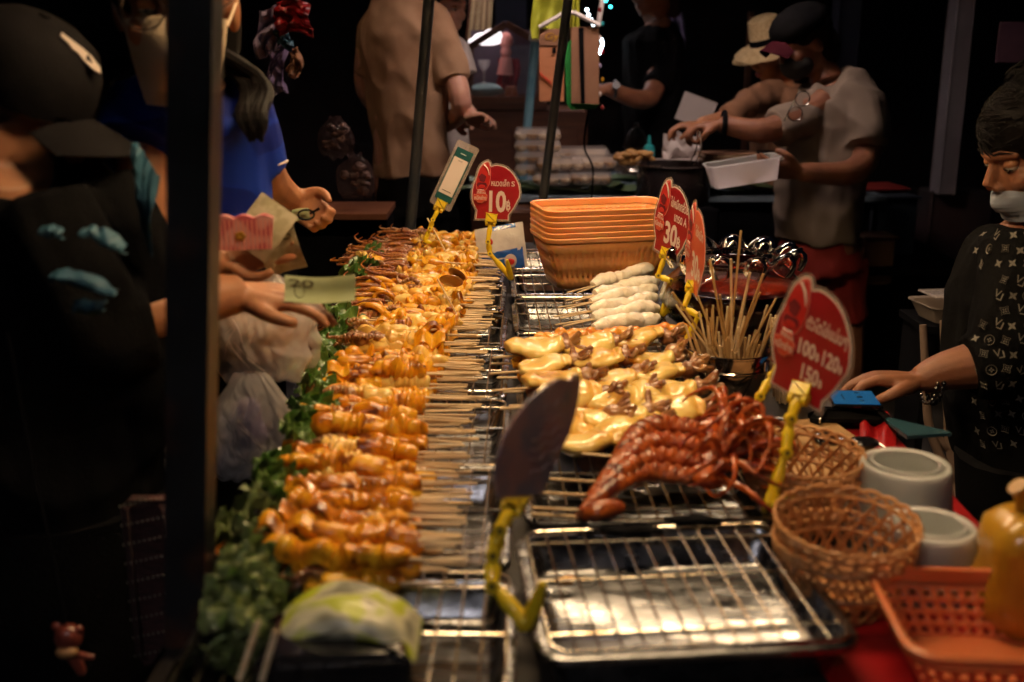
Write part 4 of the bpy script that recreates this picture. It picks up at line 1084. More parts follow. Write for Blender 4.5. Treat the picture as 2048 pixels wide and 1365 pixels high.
# things on the right of the counter
def put_bar(a, b, r, mt, name, label, cat_, group=None): return tag(obj(name, tube([a, b], r, 8), mt), label, cat_, group)
for k in range(5):
    a = at(1478, 828 + k * 6, .815 + .002 * k); b = at(1642, 846 + k * 4, .812)
    put_bar(a, b, .0022, m_silver, 'steel_skewer', ['thin steel skewer lying farthest back beside the bucket', 'second steel skewer lying beside the bucket', 'third of the steel skewers by the bucket', 'fourth of the steel skewers by the bucket', 'steel skewer nearest to the woven baskets'][k], 'skewer', 'steel skewers beside the bucket')
put_bar(at(1640, 838, .835), at(1640, 860, .806), .002, m_silver, 'wire_tie', 'small wire tie around the steel skewers', 'wire')
ph = at(1706, 800, .835)
t = thing('phone', 'phone with glowing blue screen lying under the vendor\'s hand', 'phone', ph)
m = Matrix.Translation(ph) @ Matrix.Rotation(R(-4), 4, 'Z') @ Matrix.Rotation(R(2), 4, 'X') @ Matrix.Scale(.92, 4)
obj('case', X(box((0, 0, 0), (.096, .088, .009), bev=.003), m), m_black, t)
obj('screen', X(box((0, 0, .0052), (.086, .074, .001)), m), m_screen, t)
for k, (x, y, w, h) in enumerate(((.012, .024, .010, .005), (.012, .0, .010, .009), (.012, -.020, .008, .005), (-.02, .0, .002, .03))):
    obj('screen_icon', X(box((x, y, .0061), (w, h, .0006)), m), M('screen ink', (.0, .02, .06), .4), t)
tag(obj('phone_pouch', box(at(1700, 838, .825), (.14, .05, .035), R(-6), .014), m_blackc), 'rounded black pouch lying in front of the glowing phone', 'pouch')
bd = at(1660, 900, .812)
tag(obj('chopping_board', X(box((0, 0, 0), (.20, .26, .014), bev=.004), Matrix.Translation((bd.x - .03, bd.y, .812)) @ Matrix.Rotation(R(12), 4, 'Z')), m_wood), 'worn wooden board under the woven baskets', 'board')
g = thing('sunglasses', 'glossy black sunglasses lying beside the wooden board', 'glasses', at(1690, 880, .82))
for s in (-1, 1): obj('lens', ell(at(1690, 880, .826) + V((s * .027, s * -.012, 0)), (.026, .021, .008)), m_black, g)
obj('bridge', tube([at(1690, 880, .83) + V((-.01, .004, 0)), at(1690, 880, .833), at(1690, 880, .83) + V((.01, -.004, 0))], .002), m_black, g)
for s in (-1, 1): obj('temple', tube([at(1690, 880, .826) + V((s * .05, s * -.02, 0)), at(1690, 880, .822) + V((s * .05 + .02, -.09, -.006))], .0022), m_black, g)
tag(obj('orange_peel', limb([at(1700, 898, .81), at(1712, 893, .815), at(1722, 886, .812)], [.002, .004, .002], 6), m_egg), 'curled orange scrap lying by the sunglasses', 'scrap')
tag(obj('red_bag', sheet(lambda u, v: at(1720 + u * 72, 830 + v * 78 + u * 6, .822 - .012 * v) + V((0, 0, .008 * math.sin(u * 11) * (1 - v) + .004 * noise.noise(V((u * 5, v * 5, 0))))), 30, 16, .001), m_cloth), 'crumpled bright red plastic bag edge right of the black pouch', 'bag')
tag(obj('glass_plate', prism([(0, 0), (.085, -.075), (.088, -.085), (.01, -.10)], .006, Matrix.Translation(at(1762, 835, .83))), M('teal glass', (.02, .06, .08), .25)), 'teal glass plate corner jutting out past the red bag', 'plate')

gp = V((wy(2066, 1080, 1.14).x, 1.14, .803))
t = thing('yellow_gourd', 'large blurred glossy yellow gourd with stub stem at right edge', 'gourd', gp)
obj('flesh', lathe([(.012, .0), (.045, .004), (.062, .03), (.060, .055), (.052, .08), (.056, .105), (.052, .128), (.036, .142), (.016, .146), (.004, .141)], 40, gp, lambda r, z, a: (r * (1 + .06 * math.cos(a * 5) * (1 if z > .02 else .3)), z)), m_gourd, t)
obj('stem', X(limb([(0, 0, .138), (-.002, 0, .155), (-.006, 0, .17), (-.010, 0, .176)], [.008, .007, .010, .012], 10), Matrix.Translation(gp + V((-.016, 0, 0)))), m_gourd, t)

# packet and box at the bottom left, blurred
pc = at(690, 1222, .90)
t = thing('snack_packet', 'blurred shiny lime and white packet at the bottom left', 'packet', pc)
m_lp = M('lime printed film', (.42, .48, .03), .4, c2=(.62, .60, .42), c3=(.2, .2, .14), scale=24, detail=1, coat=.15, bump=.3, bscale=25, lo=.45, hi=.52)
def pk(s):
    def f(u, v):
        x = (u - .5) * .150; y = (v - .5) * .085; e = max(0, (1 - (2 * u - 1) ** 4)) * max(0, (1 - (2 * v - 1) ** 4))
        return pc + V((x, y - x * .06, s * .019 * e ** .6 + .006 * noise.noise(V((u * 4, v * 4, s))) - .06 * (u - .5) ** 2 * 2))
    return f
obj('film_front', sheet(pk(1), 30, 20, .0004), m_lp, t); obj('film_back', sheet(pk(-1), 30, 20, .0004), m_lp, t)
tag(obj('black_box', box(at(670, 1330, .868) + V((0, .02, 0)), (.15, .10, .045), R(3), .006), m_black), 'black box carrying the lime and white packet', 'box')
put_bar(at(478, 1362, .87), at(518, 1242, .92), .003, m_stick, 'bamboo_stick', 'blurred stick leaning in the lettuce at the front, left one', 'stick')
put_bar(at(522, 1365, .87), at(552, 1262, .915), .003, m_stick, 'bamboo_stick', 'blurred stick leaning in the lettuce at the front, right one', 'stick')

# blue and white packet behind the 10 baht card
bpk = wy(1003, 502, 2.98)
t = thing('sweet_packet', 'blue and white foil packet behind the 10 baht card', 'packet', bpk)
ub = V((.98, .05, .16)); vb = V((-.12, .25, .95))
def bk(k, x0, x1, y0, y1):
    def f(u, v):
        U_, W_ = x0 + (x1 - x0) * u, y0 + (y1 - y0) * v; e = max(0, 1 - (U_ * 2) ** 2) * max(0, 1 - (W_ * 2) ** 2)
        return bpk + ub * U_ * .135 + vb * W_ * .14 + V((0, -.015 * e - k * .0012 + .003 * noise.noise(V((u * 5, v * 5, 2))), 0))
    return f
obj('foil', sheet(bk(0, -.5, .5, -.5, .5), 20, 20, .001), M('white foil', (.62, .58, .55), .3, coat=.5, c2=(.5, .45, .45), scale=20, bump=.4, bscale=40), t)
obj('blue_panel', sheet(bk(1, -.42, .44, -.48, .02), 16, 16, .0004), M('blue foil', (.01, .07, .30), .25, coat=.6, bump=.3, bscale=40), t)
obj('blue_strip', sheet(bk(1, -.15, .35, .42, .5), 10, 4, .0004), M('blue foil strip', (.01, .1, .4), .25, coat=.6), t)
obj('round_print', ell(bpk + ub * .022 + vb * -.028 + V((0, -.019, 0)), (.017, .002, .019)), M('white print', (.6, .5, .48), .4), t)
obj('round_print', ell(bpk + ub * .022 + vb * -.030 + V((0, -.0205, 0)), (.011, .0018, .009)), m_cardred2, t)
obj('round_print', ell(bpk + ub * -.030 + vb * .032 + V((0, -.014, 0)), (.010, .002, .010)), m_cardred2, t)
# ================================================================ people
def head_parts(c, f, s=1.0, neck=None, roll=(0, 0, 1)):
    m = frame(c, f, roll) @ Matrix.Scale(s, 4)
    e = lambda p, r, rot=None: X(ell(p, r, rot, 20, 14), m)
    g = [e((0, -.018, .03), (.076, .094, .086)), e((0, .018, -.03), (.061, .070, .086)), e((0, .032, -.078), (.044, .046, .034)), e((0, .062, -.096), (.021, .018, .016)),
         X(limb([(0, .078, .02), (0, .093, -.005), (0, .104, -.026)], [.008, .0095, .012], 10), m), e((.011, .092, -.032), (.009, .010, .008)), e((-.011, .092, -.032), (.009, .010, .008)),
         X(limb([(-.05, .058, .026), (-.026, .078, .031), (0, .084, .026), (.026, .078, .031), (.05, .058, .026)], [.008, .010, .009, .010, .008], 8), m),
         e((.038, .056, -.025), (.024, .022, .024)), e((-.038, .056, -.025), (.024, .022, .024)),
         e((0, .083, -.060), (.023, .010, .0065)), e((0, .081, -.072), (.019, .011, .0075)),
         e((.075, -.012, -.008), (.010, .019, .032), Matrix.Rotation(R(-12), 3, 'X')), e((-.075, -.012, -.008), (.010, .019, .032), Matrix.Rotation(R(-12), 3, 'X'))]
    if neck is not None: g.append(limb([m @ V((0, -.03, -.04)), m @ V((0, -.04, -.10)), neck], [.052 * s, .05 * s, .062 * s], 14))
    return J(*g), m
def face_bits(t, m, down=.35, brow=True):
    for sx in (-1, 1):
        obj('eyeball', X(ell((sx * .032, .0665, .006), (.0125, .0125, .0115)), m), m_eyew, t)
        obj('iris', X(ell((sx * .032, .0755, .006 - .006 * down), (.0056, .0042, .0056)), m), m_iris, t)
        obj('eyelid', X(ell((sx * .032, .0665, .0105), (.0142, .0140, .0095)), m), m_skin, t)
        obj('lashes', X(limb([(sx * .020, .077, .004), (sx * .032, .0815, .0035), (sx * .045, .074, .002)], [.0008, .0014, .0008], 5), m), m_hair, t)
        if brow: obj('eyebrow', X(limb([(sx * .016, .089, .032), (sx * .034, .086, .038), (sx * .052, .070, .034)], [.002, .0034, .0012], 6, .5), m), m_hair, t)
def hand(w, d, n, thumb=1, s=1.0, curls=(.5, .6, .7, .8), spread=.06, tc=.5):
    """w wrist, d towards the fingers, n the way the fingers curl, thumb side sign"""
    d = V(d).normalized(); n = V(n); n = (n - d * n.dot(d)).normalized(); sd = d.cross(n) * thumb
    gs = []
    off = (.030, .010, -.010, -.028); Ls = (.072, .080, .075, .060); kn = (.088, .092, .088, .080)
    for i in range(4):
        b = w + d * kn[i] * s + sd * off[i] * s
        gs.append(limb([w + sd * off[i] * .45 * s, w + d * kn[i] * .55 * s + sd * off[i] * .9 * s, b], [.017 * s, .0155 * s, .0115 * s], 10))
        cu = curls[i]; p = b; dd = d + sd * (1.5 - i) * spread; dd.normalize(); pts = [b]; a = 0
        for k, f in enumerate((.45, .31, .24)):
            a += cu * (.9, 1.15, .8)[k]
            v = dd * math.cos(a) + n * math.sin(a); p = p + v * Ls[i] * f * s; pts.append(p)
        gs.append(limb(pts, [.0108 * s, .0100 * s, .0088 * s, .0066 * s], 10, n=3))
    b = w + d * .022 * s + sd * .024 * s + n * .006 * s
    t1 = b + (d * .62 + sd * .62 + n * .25 * tc).normalized() * .042 * s
    t2 = t1 + (d * .8 + sd * (.35 - .4 * tc) + n * .8 * tc).normalized() * .032 * s
    t3 = t2 + (d * .85 + sd * (.1 - .7 * tc) + n * .9 * tc).normalized() * .025 * s
    gs.append(limb([b - d * .01 * s, b, t1, t2, t3], [.014 * s, .017 * s, .0135 * s, .0115 * s, .0085 * s], 10, n=3))
    return J(*gs)
def person(label, loc): return thing('person', label, 'person', loc, None)
def strands(t, paths, r=.006, mt=None, name='hair_lock', n=1, seed=0, sp=.01):
    q = random.Random(seed); gs = []
    for p in paths:
        for k in range(n):
            o = V((q.uniform(-sp, sp), q.uniform(-sp, sp), 0))
            gs.append(limb([V(v) + o * (.4 + .6 * i / len(p)) + V((q.uniform(-.003, .003), q.uniform(-.003, .003), 0)) for i, v in enumerate(p)], [r, r, r * .8, r * .2], 6))
    return obj(name, J(*gs), mt or m_hair, t)

# ---- the man seen from behind in a tan T-shirt
D = 4.6
t = person('man seen from behind in a plain tan T-shirt and black trousers', wy(820, 1000, D) * V((1, 1, 0)) if False else (wy(825, 300, D).x, D, 0))
sh = wy(808, 24, D); nk = wy(808, -30, D)
hd, hm = head_parts(wy(808, -95, D), (.35, .93, -.1), 1.0, nk)
rs, el_ = wy(880, 62, 4.55), wy(922, 218, 4.50)
fw2 = wy(925, 232, 4.66)
body = J(hd, limb([nk, sh, wy(812, 150, D), wy(818, 320, D), wy(825, 430, D)], [.06, .13, .15, .15, .165], 18, .65, (.3, .95, 0)),
         limb([sh, rs, wy(905, 140, 4.52), el_, wy(890, 250, 4.75)], [.06, .056, .050, .042, .036], 12),
         limb([wy(745, 60, D), wy(735, 180, 4.7), wy(800, 235, 4.85), wy(905, 236, 4.78)], [.058, .05, .042, .032], 12),
         hand(wy(905, 236, 4.76), V((.8, -.6, .0)), V((-.5, -.8, -.1)), 1, 1.0, (.5, .7, .8, .9), .05, .5),
         limb([wy(790, 430, D), wy(785, 620, D), wy(785, 800, D)], [.095, .075, .06], 12), limb([wy(860, 430, D), wy(865, 620, D), wy(865, 800, D)], [.095, .075, .06], 12))
obj('body', union(body, .0062, 4), m_skinl, t)
shirt = J(limb([wy(808, -14, D), wy(806, 12, D), wy(806, 70, D), wy(814, 190, D), wy(820, 290, D), wy(826, 352, D)], [.07, .14, .18, .172, .165, .178], 26, .66, (.35, .93, 0)),
          limb([wy(820, 32, D), wy(868, 50, 4.56), wy(895, 110, 4.53), wy(908, 160, 4.5)], [.08, .078, .070, .066], 16),
          limb([wy(790, 25, D), wy(752, 60, 4.62), wy(742, 150, 4.66)], [.08, .072, .066], 16))
obj('t_shirt', union(shirt, .009, 3, wrinkle(.018, (6, 6, 5), 1)), m_tan, t)
obj('collar', tube([wy(808, -12, D) + V((.080 * math.cos(a), .06 * math.sin(a), .0)) for a in [2 * math.pi * k / 24 for k in range(24)]], .010, 8, closed=True), m_tan, t)
obj('trousers', union(J(limb([wy(830, 345, D), wy(832, 430, D)], [.17, .18], 18, .7, (.3, .95, 0)), limb([wy(795, 420, D), wy(790, 620, D), wy(790, 780, D)], [.11, .09, .08], 14), limb([wy(868, 420, D), wy(872, 620, D), wy(872, 780, D)], [.11, .09, .08], 14)), .012, 3), m_blackc, t)
obj('hair', X(ell((0, -.02, .04), (.085, .10, .085), nz=.1, fr=40), hm), m_hair, t)
obj('shoe', J(ell(wy(790, 790, D - .05), (.05, .12, .05)), ell(wy(872, 790, D - .05), (.05, .12, .05))), m_blackc, t)

# ---- the young woman beside him
D = 4.95
t = person('young woman with fair skin and dark hair looking down beside the man in tan', (wy(900, 300, D).x, D, 0))
hc = wy(893, 12, D)
hd, hm = head_parts(hc, (.78, -.55, -.25), 1.0, wy(874, 75, D))
aw = wy(922, 205, D - .35)
obj('body', union(J(hd, limb([wy(868, 75, D), wy(865, 110, D), wy(870, 300, D), wy(870, 420, D)], [.05, .13, .12, .14], 16, .7, (.5, -.8, 0)),
                    limb([wy(895, 110, D - .1), wy(905, 180, D - .25), wy(948, 240, D - .5)], [.05, .04, .03], 12), hand(wy(930, 238, D - .5), (1, -.1, .1), (0, -.6, -1), 1, .9),
                    limb([wy(850, 420, D), wy(850, 780, D)], [.08, .05], 12), limb([wy(890, 420, D), wy(890, 780, D)], [.08, .05], 12)), .006, 4), m_skinl, t)
face_bits(t, hm, .9)
obj('blouse', union(J(limb([wy(868, 78, D), wy(866, 100, D), wy(872, 200, D), wy(872, 330, D)], [.07, .16, .15, .16], 20, .7, (.5, -.8, 0)), limb([wy(880, 95, D - .02), wy(912, 110, D - .1), wy(926, 150, D - .12)], [.07, .066, .06], 14)), .009, 3, wrinkle(.01, (8, 8, 5), 4)), m_paper, t)
obj('hair', X(J(ell((0, -.03, .035), (.086, .096, .088), nz=.08, fr=40), limb([(-.05, -.06, .02), (-.06, -.08, -.08), (-.05, -.08, -.2)], [.04, .04, .02], 10)), hm), m_hair, t)
obj('skirt', limb([wy(872, 325, D), wy(870, 800, D)], [.16, .22], 18, .8), m_blackc, t)

# ---- the cook in the grey khaki T-shirt
D = 4.30
t = person('cook in grey khaki T-shirt, black mask and red trousers leaning over the pot', (wy(1640, 400, D).x, D, 0))
hc = wy(1606, 88, D)
hd, hm = head_parts(hc, (-.84, -.25, -.42), 1.05, wy(1655, 165, D))
rw, lw = wy(1440, 248, 4.15), wy(1600, 345, 3.95)
body = J(hd, limb([wy(1655, 165, D), wy(1672, 230, D), wy(1650, 360, D), wy(1645, 500, D)], [.055, .12, .15, .16], 18, .75, (-.9, -.3, 0)),
         limb([wy(1650, 205, 4.2), wy(1580, 245, 4.15), wy(1520, 262, 4.12), rw], [.06, .052, .046, .033], 12), hand(rw, V((-1, .05, -.15)), V((-.2, 0, -1)), 1, 1.05, (.9, .8, .7, .7), .05, .9),
         limb([wy(1715, 210, 4.2), wy(1735, 300, 4.1), wy(1700, 345, 4.0), lw], [.062, .054, .048, .034], 12), hand(lw, V((-1, 0, .12)), V((0, .7, .7)), -1, 1.05, (.3, .4, .4, .4), .05, .6),
         limb([wy(1610, 500, D), wy(1600, 700, D), wy(1600, 880, D)], [.10, .075, .055], 12), limb([wy(1680, 500, D), wy(1690, 700, D), wy(1690, 880, D)], [.10, .075, .055], 12))
obj('body', union(body, .006, 4), m_skind, t)
shirt = J(limb([wy(1650, 166, D), wy(1664, 190, D), wy(1668, 250, D), wy(1650, 330, D), wy(1636, 410, D), wy(1632, 478, D)], [.08, .185, .225, .205, .188, .18], 26, .82, (-.9, -.3, 0)),
          limb([wy(1650, 212, 4.25), wy(1600, 240, 4.18), wy(1550, 256, 4.14)], [.085, .072, .068], 16),
          limb([wy(1690, 200, 4.22), wy(1728, 230, 4.15), wy(1735, 295, 4.08)], [.10, .092, .086], 16))
obj('t_shirt', union(shirt, .008, 3, wrinkle(.020, (7, 7, 6), 7)), m_khaki, t)
obj('trousers', union(J(limb([wy(1634, 474, D), wy(1640, 540, D)], [.165, .18], 18, .85, (-.9, -.3, 0)), limb([wy(1606, 520, D), wy(1600, 640, D)], [.11, .10], 14), limb([wy(1680, 520, D), wy(1685, 640, D)], [.11, .10], 14)), .012, 3, wrinkle(.01, (8, 8, 6), 3)), m_redp, t)
obj('face_mask', X(J(ell((0, .045, -.055), (.066, .064, .055)), ell((0, .088, -.045), (.03, .02, .03))), hm), m_maskk, t)
obj('hair', X(J(ell((0, -.03, .045), (.092, .10, .085), nz=.12, fr=40), ell((0, -.07, -.03), (.08, .055, .09), nz=.1)), hm), m_hair, t)
cp = obj('cap', X(ell((0, -.01, .07), (.098, .115, .07)), hm), m_blackc, t)
obj('brim', X(sheet(lambda u, v: ((u - .5) * .16, .085 + v * .075 * (1 - (2 * u - 1) ** 2 * .6), .062 - .05 * (2 * u - 1) ** 2 - v * .012), 14, 6, .004), hm), M('dark red brim', (.03, .002, .006), .8, spec=.1), cp)
obj('bracelet', tube([rw + V((.015 + .004 * math.cos(a), .042 * math.cos(a), .042 * math.sin(a))) for a in [2 * math.pi * k / 24 for k in range(24)]], .010, 8, closed=True), m_dark, t)
obj('collar', tube([wy(1648, 172, D) + V((.085 * math.cos(a), .075 * math.sin(a), -.02 * math.cos(a + 2.6))) for a in [2 * math.pi * k / 24 for k in range(24)]], .012, 8, closed=True), m_khaki, t)
g = thing('sunglasses', 'clear framed sunglasses hanging from the collar of the cook', 'glasses', wy(1585, 215, 4.1))
gp_ = [wy(1600, 180, 4.03), wy(1568, 243, 4.03)]
obj('frame', tube(gp_, .003), m_silver, g)
for k in (.28, .75):
    c = gp_[0].lerp(gp_[1], k) + V((.022, -.01, 0))
    obj('lens', ell(c, (.026, .004, .026)), m_clear, g); obj('lens_rim', tube([c + V((.026 * math.cos(a), -.004, .026 * math.sin(a))) for a in [2 * math.pi * j / 20 for j in range(20)]], .002, 6, closed=True), m_silver, g)
# tongs and container
tag(obj('tongs', J(limb([wy(1395, 262, 4.1), wy(1392, 300, 4.12), wy(1378, 328, 4.15)], [.005, .004, .004], 8, .5), limb([wy(1400, 262, 4.08), wy(1402, 300, 4.10), wy(1388, 330, 4.14)], [.005, .004, .004], 8, .5)), m_silver), 'steel tongs held by the cook over the black pot', 'tongs')
bx = wy(1485, 342, 3.95)
t = thing('food_container', 'clear plastic box of dumplings held tilted by the cook', 'container', bx)
mbx = Matrix.Translation(bx) @ Matrix.Rotation(R(-9), 4, 'Y')
obj('box', X(J(loops([rrect(.22, .13, .02, -.042), rrect(.25, .15, .025, .035), rrect(.262, .162, .028, .037), rrect(.262, .162, .028, .040), rrect(.245, .145, .024, .038), rrect(.215, .125, .02, -.039)], (True, True))), mbx), m_tub, t)
q = random.Random(5)
for k in range(14): obj('dumpling', X(ell((q.uniform(-.09, .08), q.uniform(-.045, .045), q.uniform(-.028, .0)), (.022, .019, .016), nz=.3, sd=k), mbx), m_food2, t)

# ---- woman with the straw hat behind the cook
D = 5.0
t = person('woman in straw hat and sunglasses reaching in from behind the cook', (wy(1530, 300, D).x, D, 0))
hc = wy(1540, 108, D)
hd, hm = head_parts(hc, (-.80, -.35, -.35), .98, wy(1560, 165, D))
w_ = wy(1400, 250, 4.6)
obj('body', union(J(hd, limb([wy(1560, 165, D), wy(1560, 200, D), wy(1555, 330, D), wy(1555, 420, D)], [.05, .14, .13, .14], 16, .7, (-.8, -.4, 0)),
     limb([wy(1530, 190, D - .1), wy(1470, 232, D - .3), w_], [.05, .042, .030], 12), hand(w_, (-1, -.05, -.05), (-.1, 0, -1), 1, 1.0, (.5, .6, .8, .8), .06, .8),
     limb([wy(1540, 420, D), wy(1540, 750, D)], [.08, .05], 12), limb([wy(1580, 420, D), wy(1580, 750, D)], [.08, .05], 12)), .006, 4), m_skin, t)
face_bits(t, hm, .8)
obj('lips', X(J(ell((0, .089, -.060), (.020, .008, .006)), ell((0, .087, -.071), (.017, .008, .006))), hm), m_lip, t)
obj('sunglasses', X(J(ell((-.034, .082, .01), (.026, .008, .02)), ell((.034, .082, .01), (.026, .008, .02)), tube([(-.06, .06, .012), (-.01, .09, .014), (.01, .09, .014), (.06, .06, .012)], .003), tube([(-.062, .06, .012), (-.08, -.01, .01)], .003), tube([(.062, .06, .012), (.08, -.01, .01)], .003)), hm), m_black, t)
obj('cardigan', union(J(limb([wy(1560, 170, D), wy(1560, 195, D), wy(1556, 300, D), wy(1556, 400, D)], [.07, .16, .155, .16], 20, .7, (-.8, -.4, 0)), limb([wy(1550, 190, D - .05), wy(1500, 205, D - .2), wy(1455, 238, D - .35)], [.07, .06, .05], 14)), .009, 3, wrinkle(.012, (9, 9, 6), 9)), M('brown knit', (.26, .13, .07), .85, bump=.5, bscale=120), t)
obj('trousers', limb([wy(1556, 395, D), wy(1556, 750, D)], [.16, .16], 18, .8), M('dark denim', (.03, .05, .09), .8), t)
obj('hair', X(J(ell((0, -.04, .02), (.084, .085, .09), nz=.1), limb([(-.04, -.06, 0), (-.05, -.06, -.12)], [.04, .02])), hm), m_hair, t)
ht = obj('straw_hat', X(lathe([(.001, .168), (.045, .166), (.066, .156), (.074, .10), (.080, .052), (.115, .038), (.155, .018), (.158, .014), (.115, .032), (.078, .046), (.070, .10), (.05, .15), (.001, .162)], 40, (0, -.005, .005), lambda r, z, a: (r, z + (.012 * math.sin(a * 2) + .004 * math.sin(a * 9) if r > .1 else 0))), hm), m_straw, t)
obj('hat_band', X(lathe([(.0815, .05), (.0785, .078), (.077, .078), (.08, .05)], 32, (0, -.005, .005)), hm), m_dark, ht)
obj('straw_fringe', X(J(*[tube([(.15 * math.cos(a), .15 * math.sin(a) - .005, .022), (.172 * math.cos(a + .03), .172 * math.sin(a + .03) - .005, .012)], .0018, 4) for a in [2 * math.pi * k / 70 for k in range(70)]]), hm), m_straw, ht)

# ---- dark clad person with a wrist watch
D = 5.5
t = person('person dressed all in black with a wristwatch, arm bent, behind the paper bags', (wy(1290, 200, D).x, D, 0))
hd, hm = head_parts(wy(1300, -20, D), (-.8, -.4, -.2), 1.0, wy(1305, 45, D))
e_, w_ = wy(1300, 196, D - .25), wy(1215, 178, D - .45)
obj('body', union(J(hd, limb([wy(1305, 45, D), wy(1310, 85, D), wy(1305, 300, D), wy(1305, 400, D)], [.06, .15, .15, .15], 16, .7, (-.8, -.4, 0)),
   limb([wy(1320, 90, D), e_, w_], [.06, .048, .032], 12), hand(w_, (-1, .1, 0), (0, .3, -1), 1, 1.0), limb([wy(1285, 400, D), wy(1285, 680, D)], [.09, .06], 12), limb([wy(1330, 400, D), wy(1330, 680, D)], [.09, .06], 12)), .008, 4), m_skind, t)
obj('t_shirt', union(J(limb([wy(1305, 50, D), wy(1308, 80, D), wy(1305, 200, D), wy(1305, 300, D)], [.07, .18, .175, .17], 20, .75, (-.8, -.4, 0)), limb([wy(1310, 85, D), wy(1325, 140, D - .1), wy(1312, 178, D - .18)], [.08, .072, .068], 14)), .01, 3, wrinkle(.01)), m_blackc, t)
obj('apron', limb([wy(1305, 290, D), wy(1305, 690, D)], [.17, .18], 18, .8), m_blackc, t)
obj('wristwatch', J(tube([w_ + V((.035, .034 * math.cos(a), .034 * math.sin(a))) for a in [2 * math.pi * k / 20 for k in range(20)]], .008, 6, closed=True), cyl(w_ + V((.035, -.03, .012)), w_ + V((.035, -.045, .018)), .018)), m_pole, t)
obj('hair', X(ell((0, -.03, .03), (.09, .10, .09), nz=.1), hm), m_hair, t)

# ---- vendor at the right
D = 2.10
t = person('vendor at right in black patterned shirt, mask below her nose, hand over the phone', (wy(2050, 700, D).x, D + .1, 0))
hc = wy(2068, 308, D)
hd, hm = head_parts(hc, (-.93, -.16, -.36), 1.0, wy(2098, 440, D))
hw = wy(1838, 764, 1.98)
body = J(hd, limb([wy(2090, 430, D), wy(2080, 520, D), wy(2060, 700, D), wy(2060, 950, D)], [.055, .14, .15, .17], 18, .75, (-.9, -.3, 0)),
         limb([wy(2055, 520, 2.02), wy(2020, 700, 1.98), wy(1960, 728, 1.98), wy(1885, 744, 1.98), hw], [.055, .052, .048, .036, .027], 14),
         hand(hw, V((-1, .03, .08)), V((-.15, -.15, -1)), 1, .98, (.45, .38, .5, .5), .09, .55),
         limb([wy(2040, 950, D), wy(2040, 1500, D)], [.1, .06], 12), limb([wy(2110, 950, D), wy(2110, 1500, D)], [.1, .06], 12))
obj('body', union(body, .0036, 4), m_skind, t)
face_bits(t, hm, 1.0)
obj('lips', X(J(ell((0, .0905, -.060), (.021, .007, .006)), ell((0, .0885, -.071), (.017, .008, .006))), hm), m_lip, t)
def maskgeo(top, hgt, taper=.35, puff=.04):
    return sheet(lambda u, v: (math.sin((u - .5) * 2.3 * (1 - taper * v)) * .074, math.cos((u - .5) * 2.3 * (1 - taper * v)) * (.068 + puff * math.sin(math.pi * min(v * 1.1 + .08, 1)) * max(0, 1 - abs(u - .5) * 2.4)) + .012, top - v * hgt + .012 * math.sin(math.pi * u) * (1 - v) + .0012 * math.sin(v * 40)), 40, 24, .0015)
mk = obj('face_mask', X(maskgeo(-.050, .056, .30, .026), hm), m_maskb, t)
for sx in (-1, 1): obj('mask_strap', X(tube([(sx * .064, .045, -.058), (sx * .078, .0, -.02), (sx * .086, -.02, .01)], .0015), hm), m_maskb, mk)
obj('hair', X(J(ell((0, -.022, .058), (.094, .112, .088), nz=.08, fr=40), ell((0, -.065, -.01), (.088, .065, .10), nz=.14), ell((0, -.05, .135), (.042, .044, .034), nz=.3, fr=60), ell((-.07, -.01, .0), (.022, .05, .06), nz=.2), ell((.07, -.01, .0), (.022, .05, .06), nz=.2)), hm), m_hair, t)
q = random.Random(3); cur = []
for k in range(420):
    a = q.uniform(0, 6.28); b = q.uniform(-.25, 1.5); p = V((.094 * math.cos(a) * math.cos(b), -.022 + .112 * math.sin(a) * math.cos(b), .058 + .088 * math.sin(b))) if k % 4 else V((.042 * math.cos(a), -.05 + .044 * math.sin(a) , .132 + .032 * math.sin(b * 2)))
    nrm = V((p.x, p.y + .03, p.z - .045)).normalized(); sd = nrm.cross(V((0, 0, 1))).normalized() * (-1 if p.x > 0 else 1)
    cur.append(X(limb([p, p + nrm * .002 + sd * .010, p + nrm * .003 + sd * .022 - V((0, 0, .004)), p + nrm * .002 + sd * .034 - V((0, 0, .010))], [.0022, .0018, .0014, .0005], 5), hm))
obj('loose_curls', J(*cur), m_hair, t)
obj('hair_clip', X(ell((-.045, -.01, .128), (.022, .008, .012)), hm), m_gourd, t)
sl = J(limb([wy(2085, 455, D), wy(2080, 490, D), wy(2072, 600, D), wy(2052, 760, D), wy(2065, 900, D)], [.07, .15, .185, .18, .17], 28, .8, (-.9, -.3, 0)),
       limb([wy(2070, 500, 2.03), wy(2035, 640, 1.98), wy(2005, 712, 1.97), wy(1938, 736, 1.97)], [.10, .082, .074, .062], 18))
shm = union(sl, .0065, 3, wrinkle(.009, (10, 10, 6), 2))
shirt_o = obj('shirt', shm, m_blackc, t)
obj('trousers', limb([wy(2065, 890, D), wy(2065, 1500, D)], [.17, .16], 18, .85), m_blackc, t)
bv = BVHTree.FromPolygons([v.co for v in shm.vertices], [tuple(p.vertices) for p in shm.polygons])
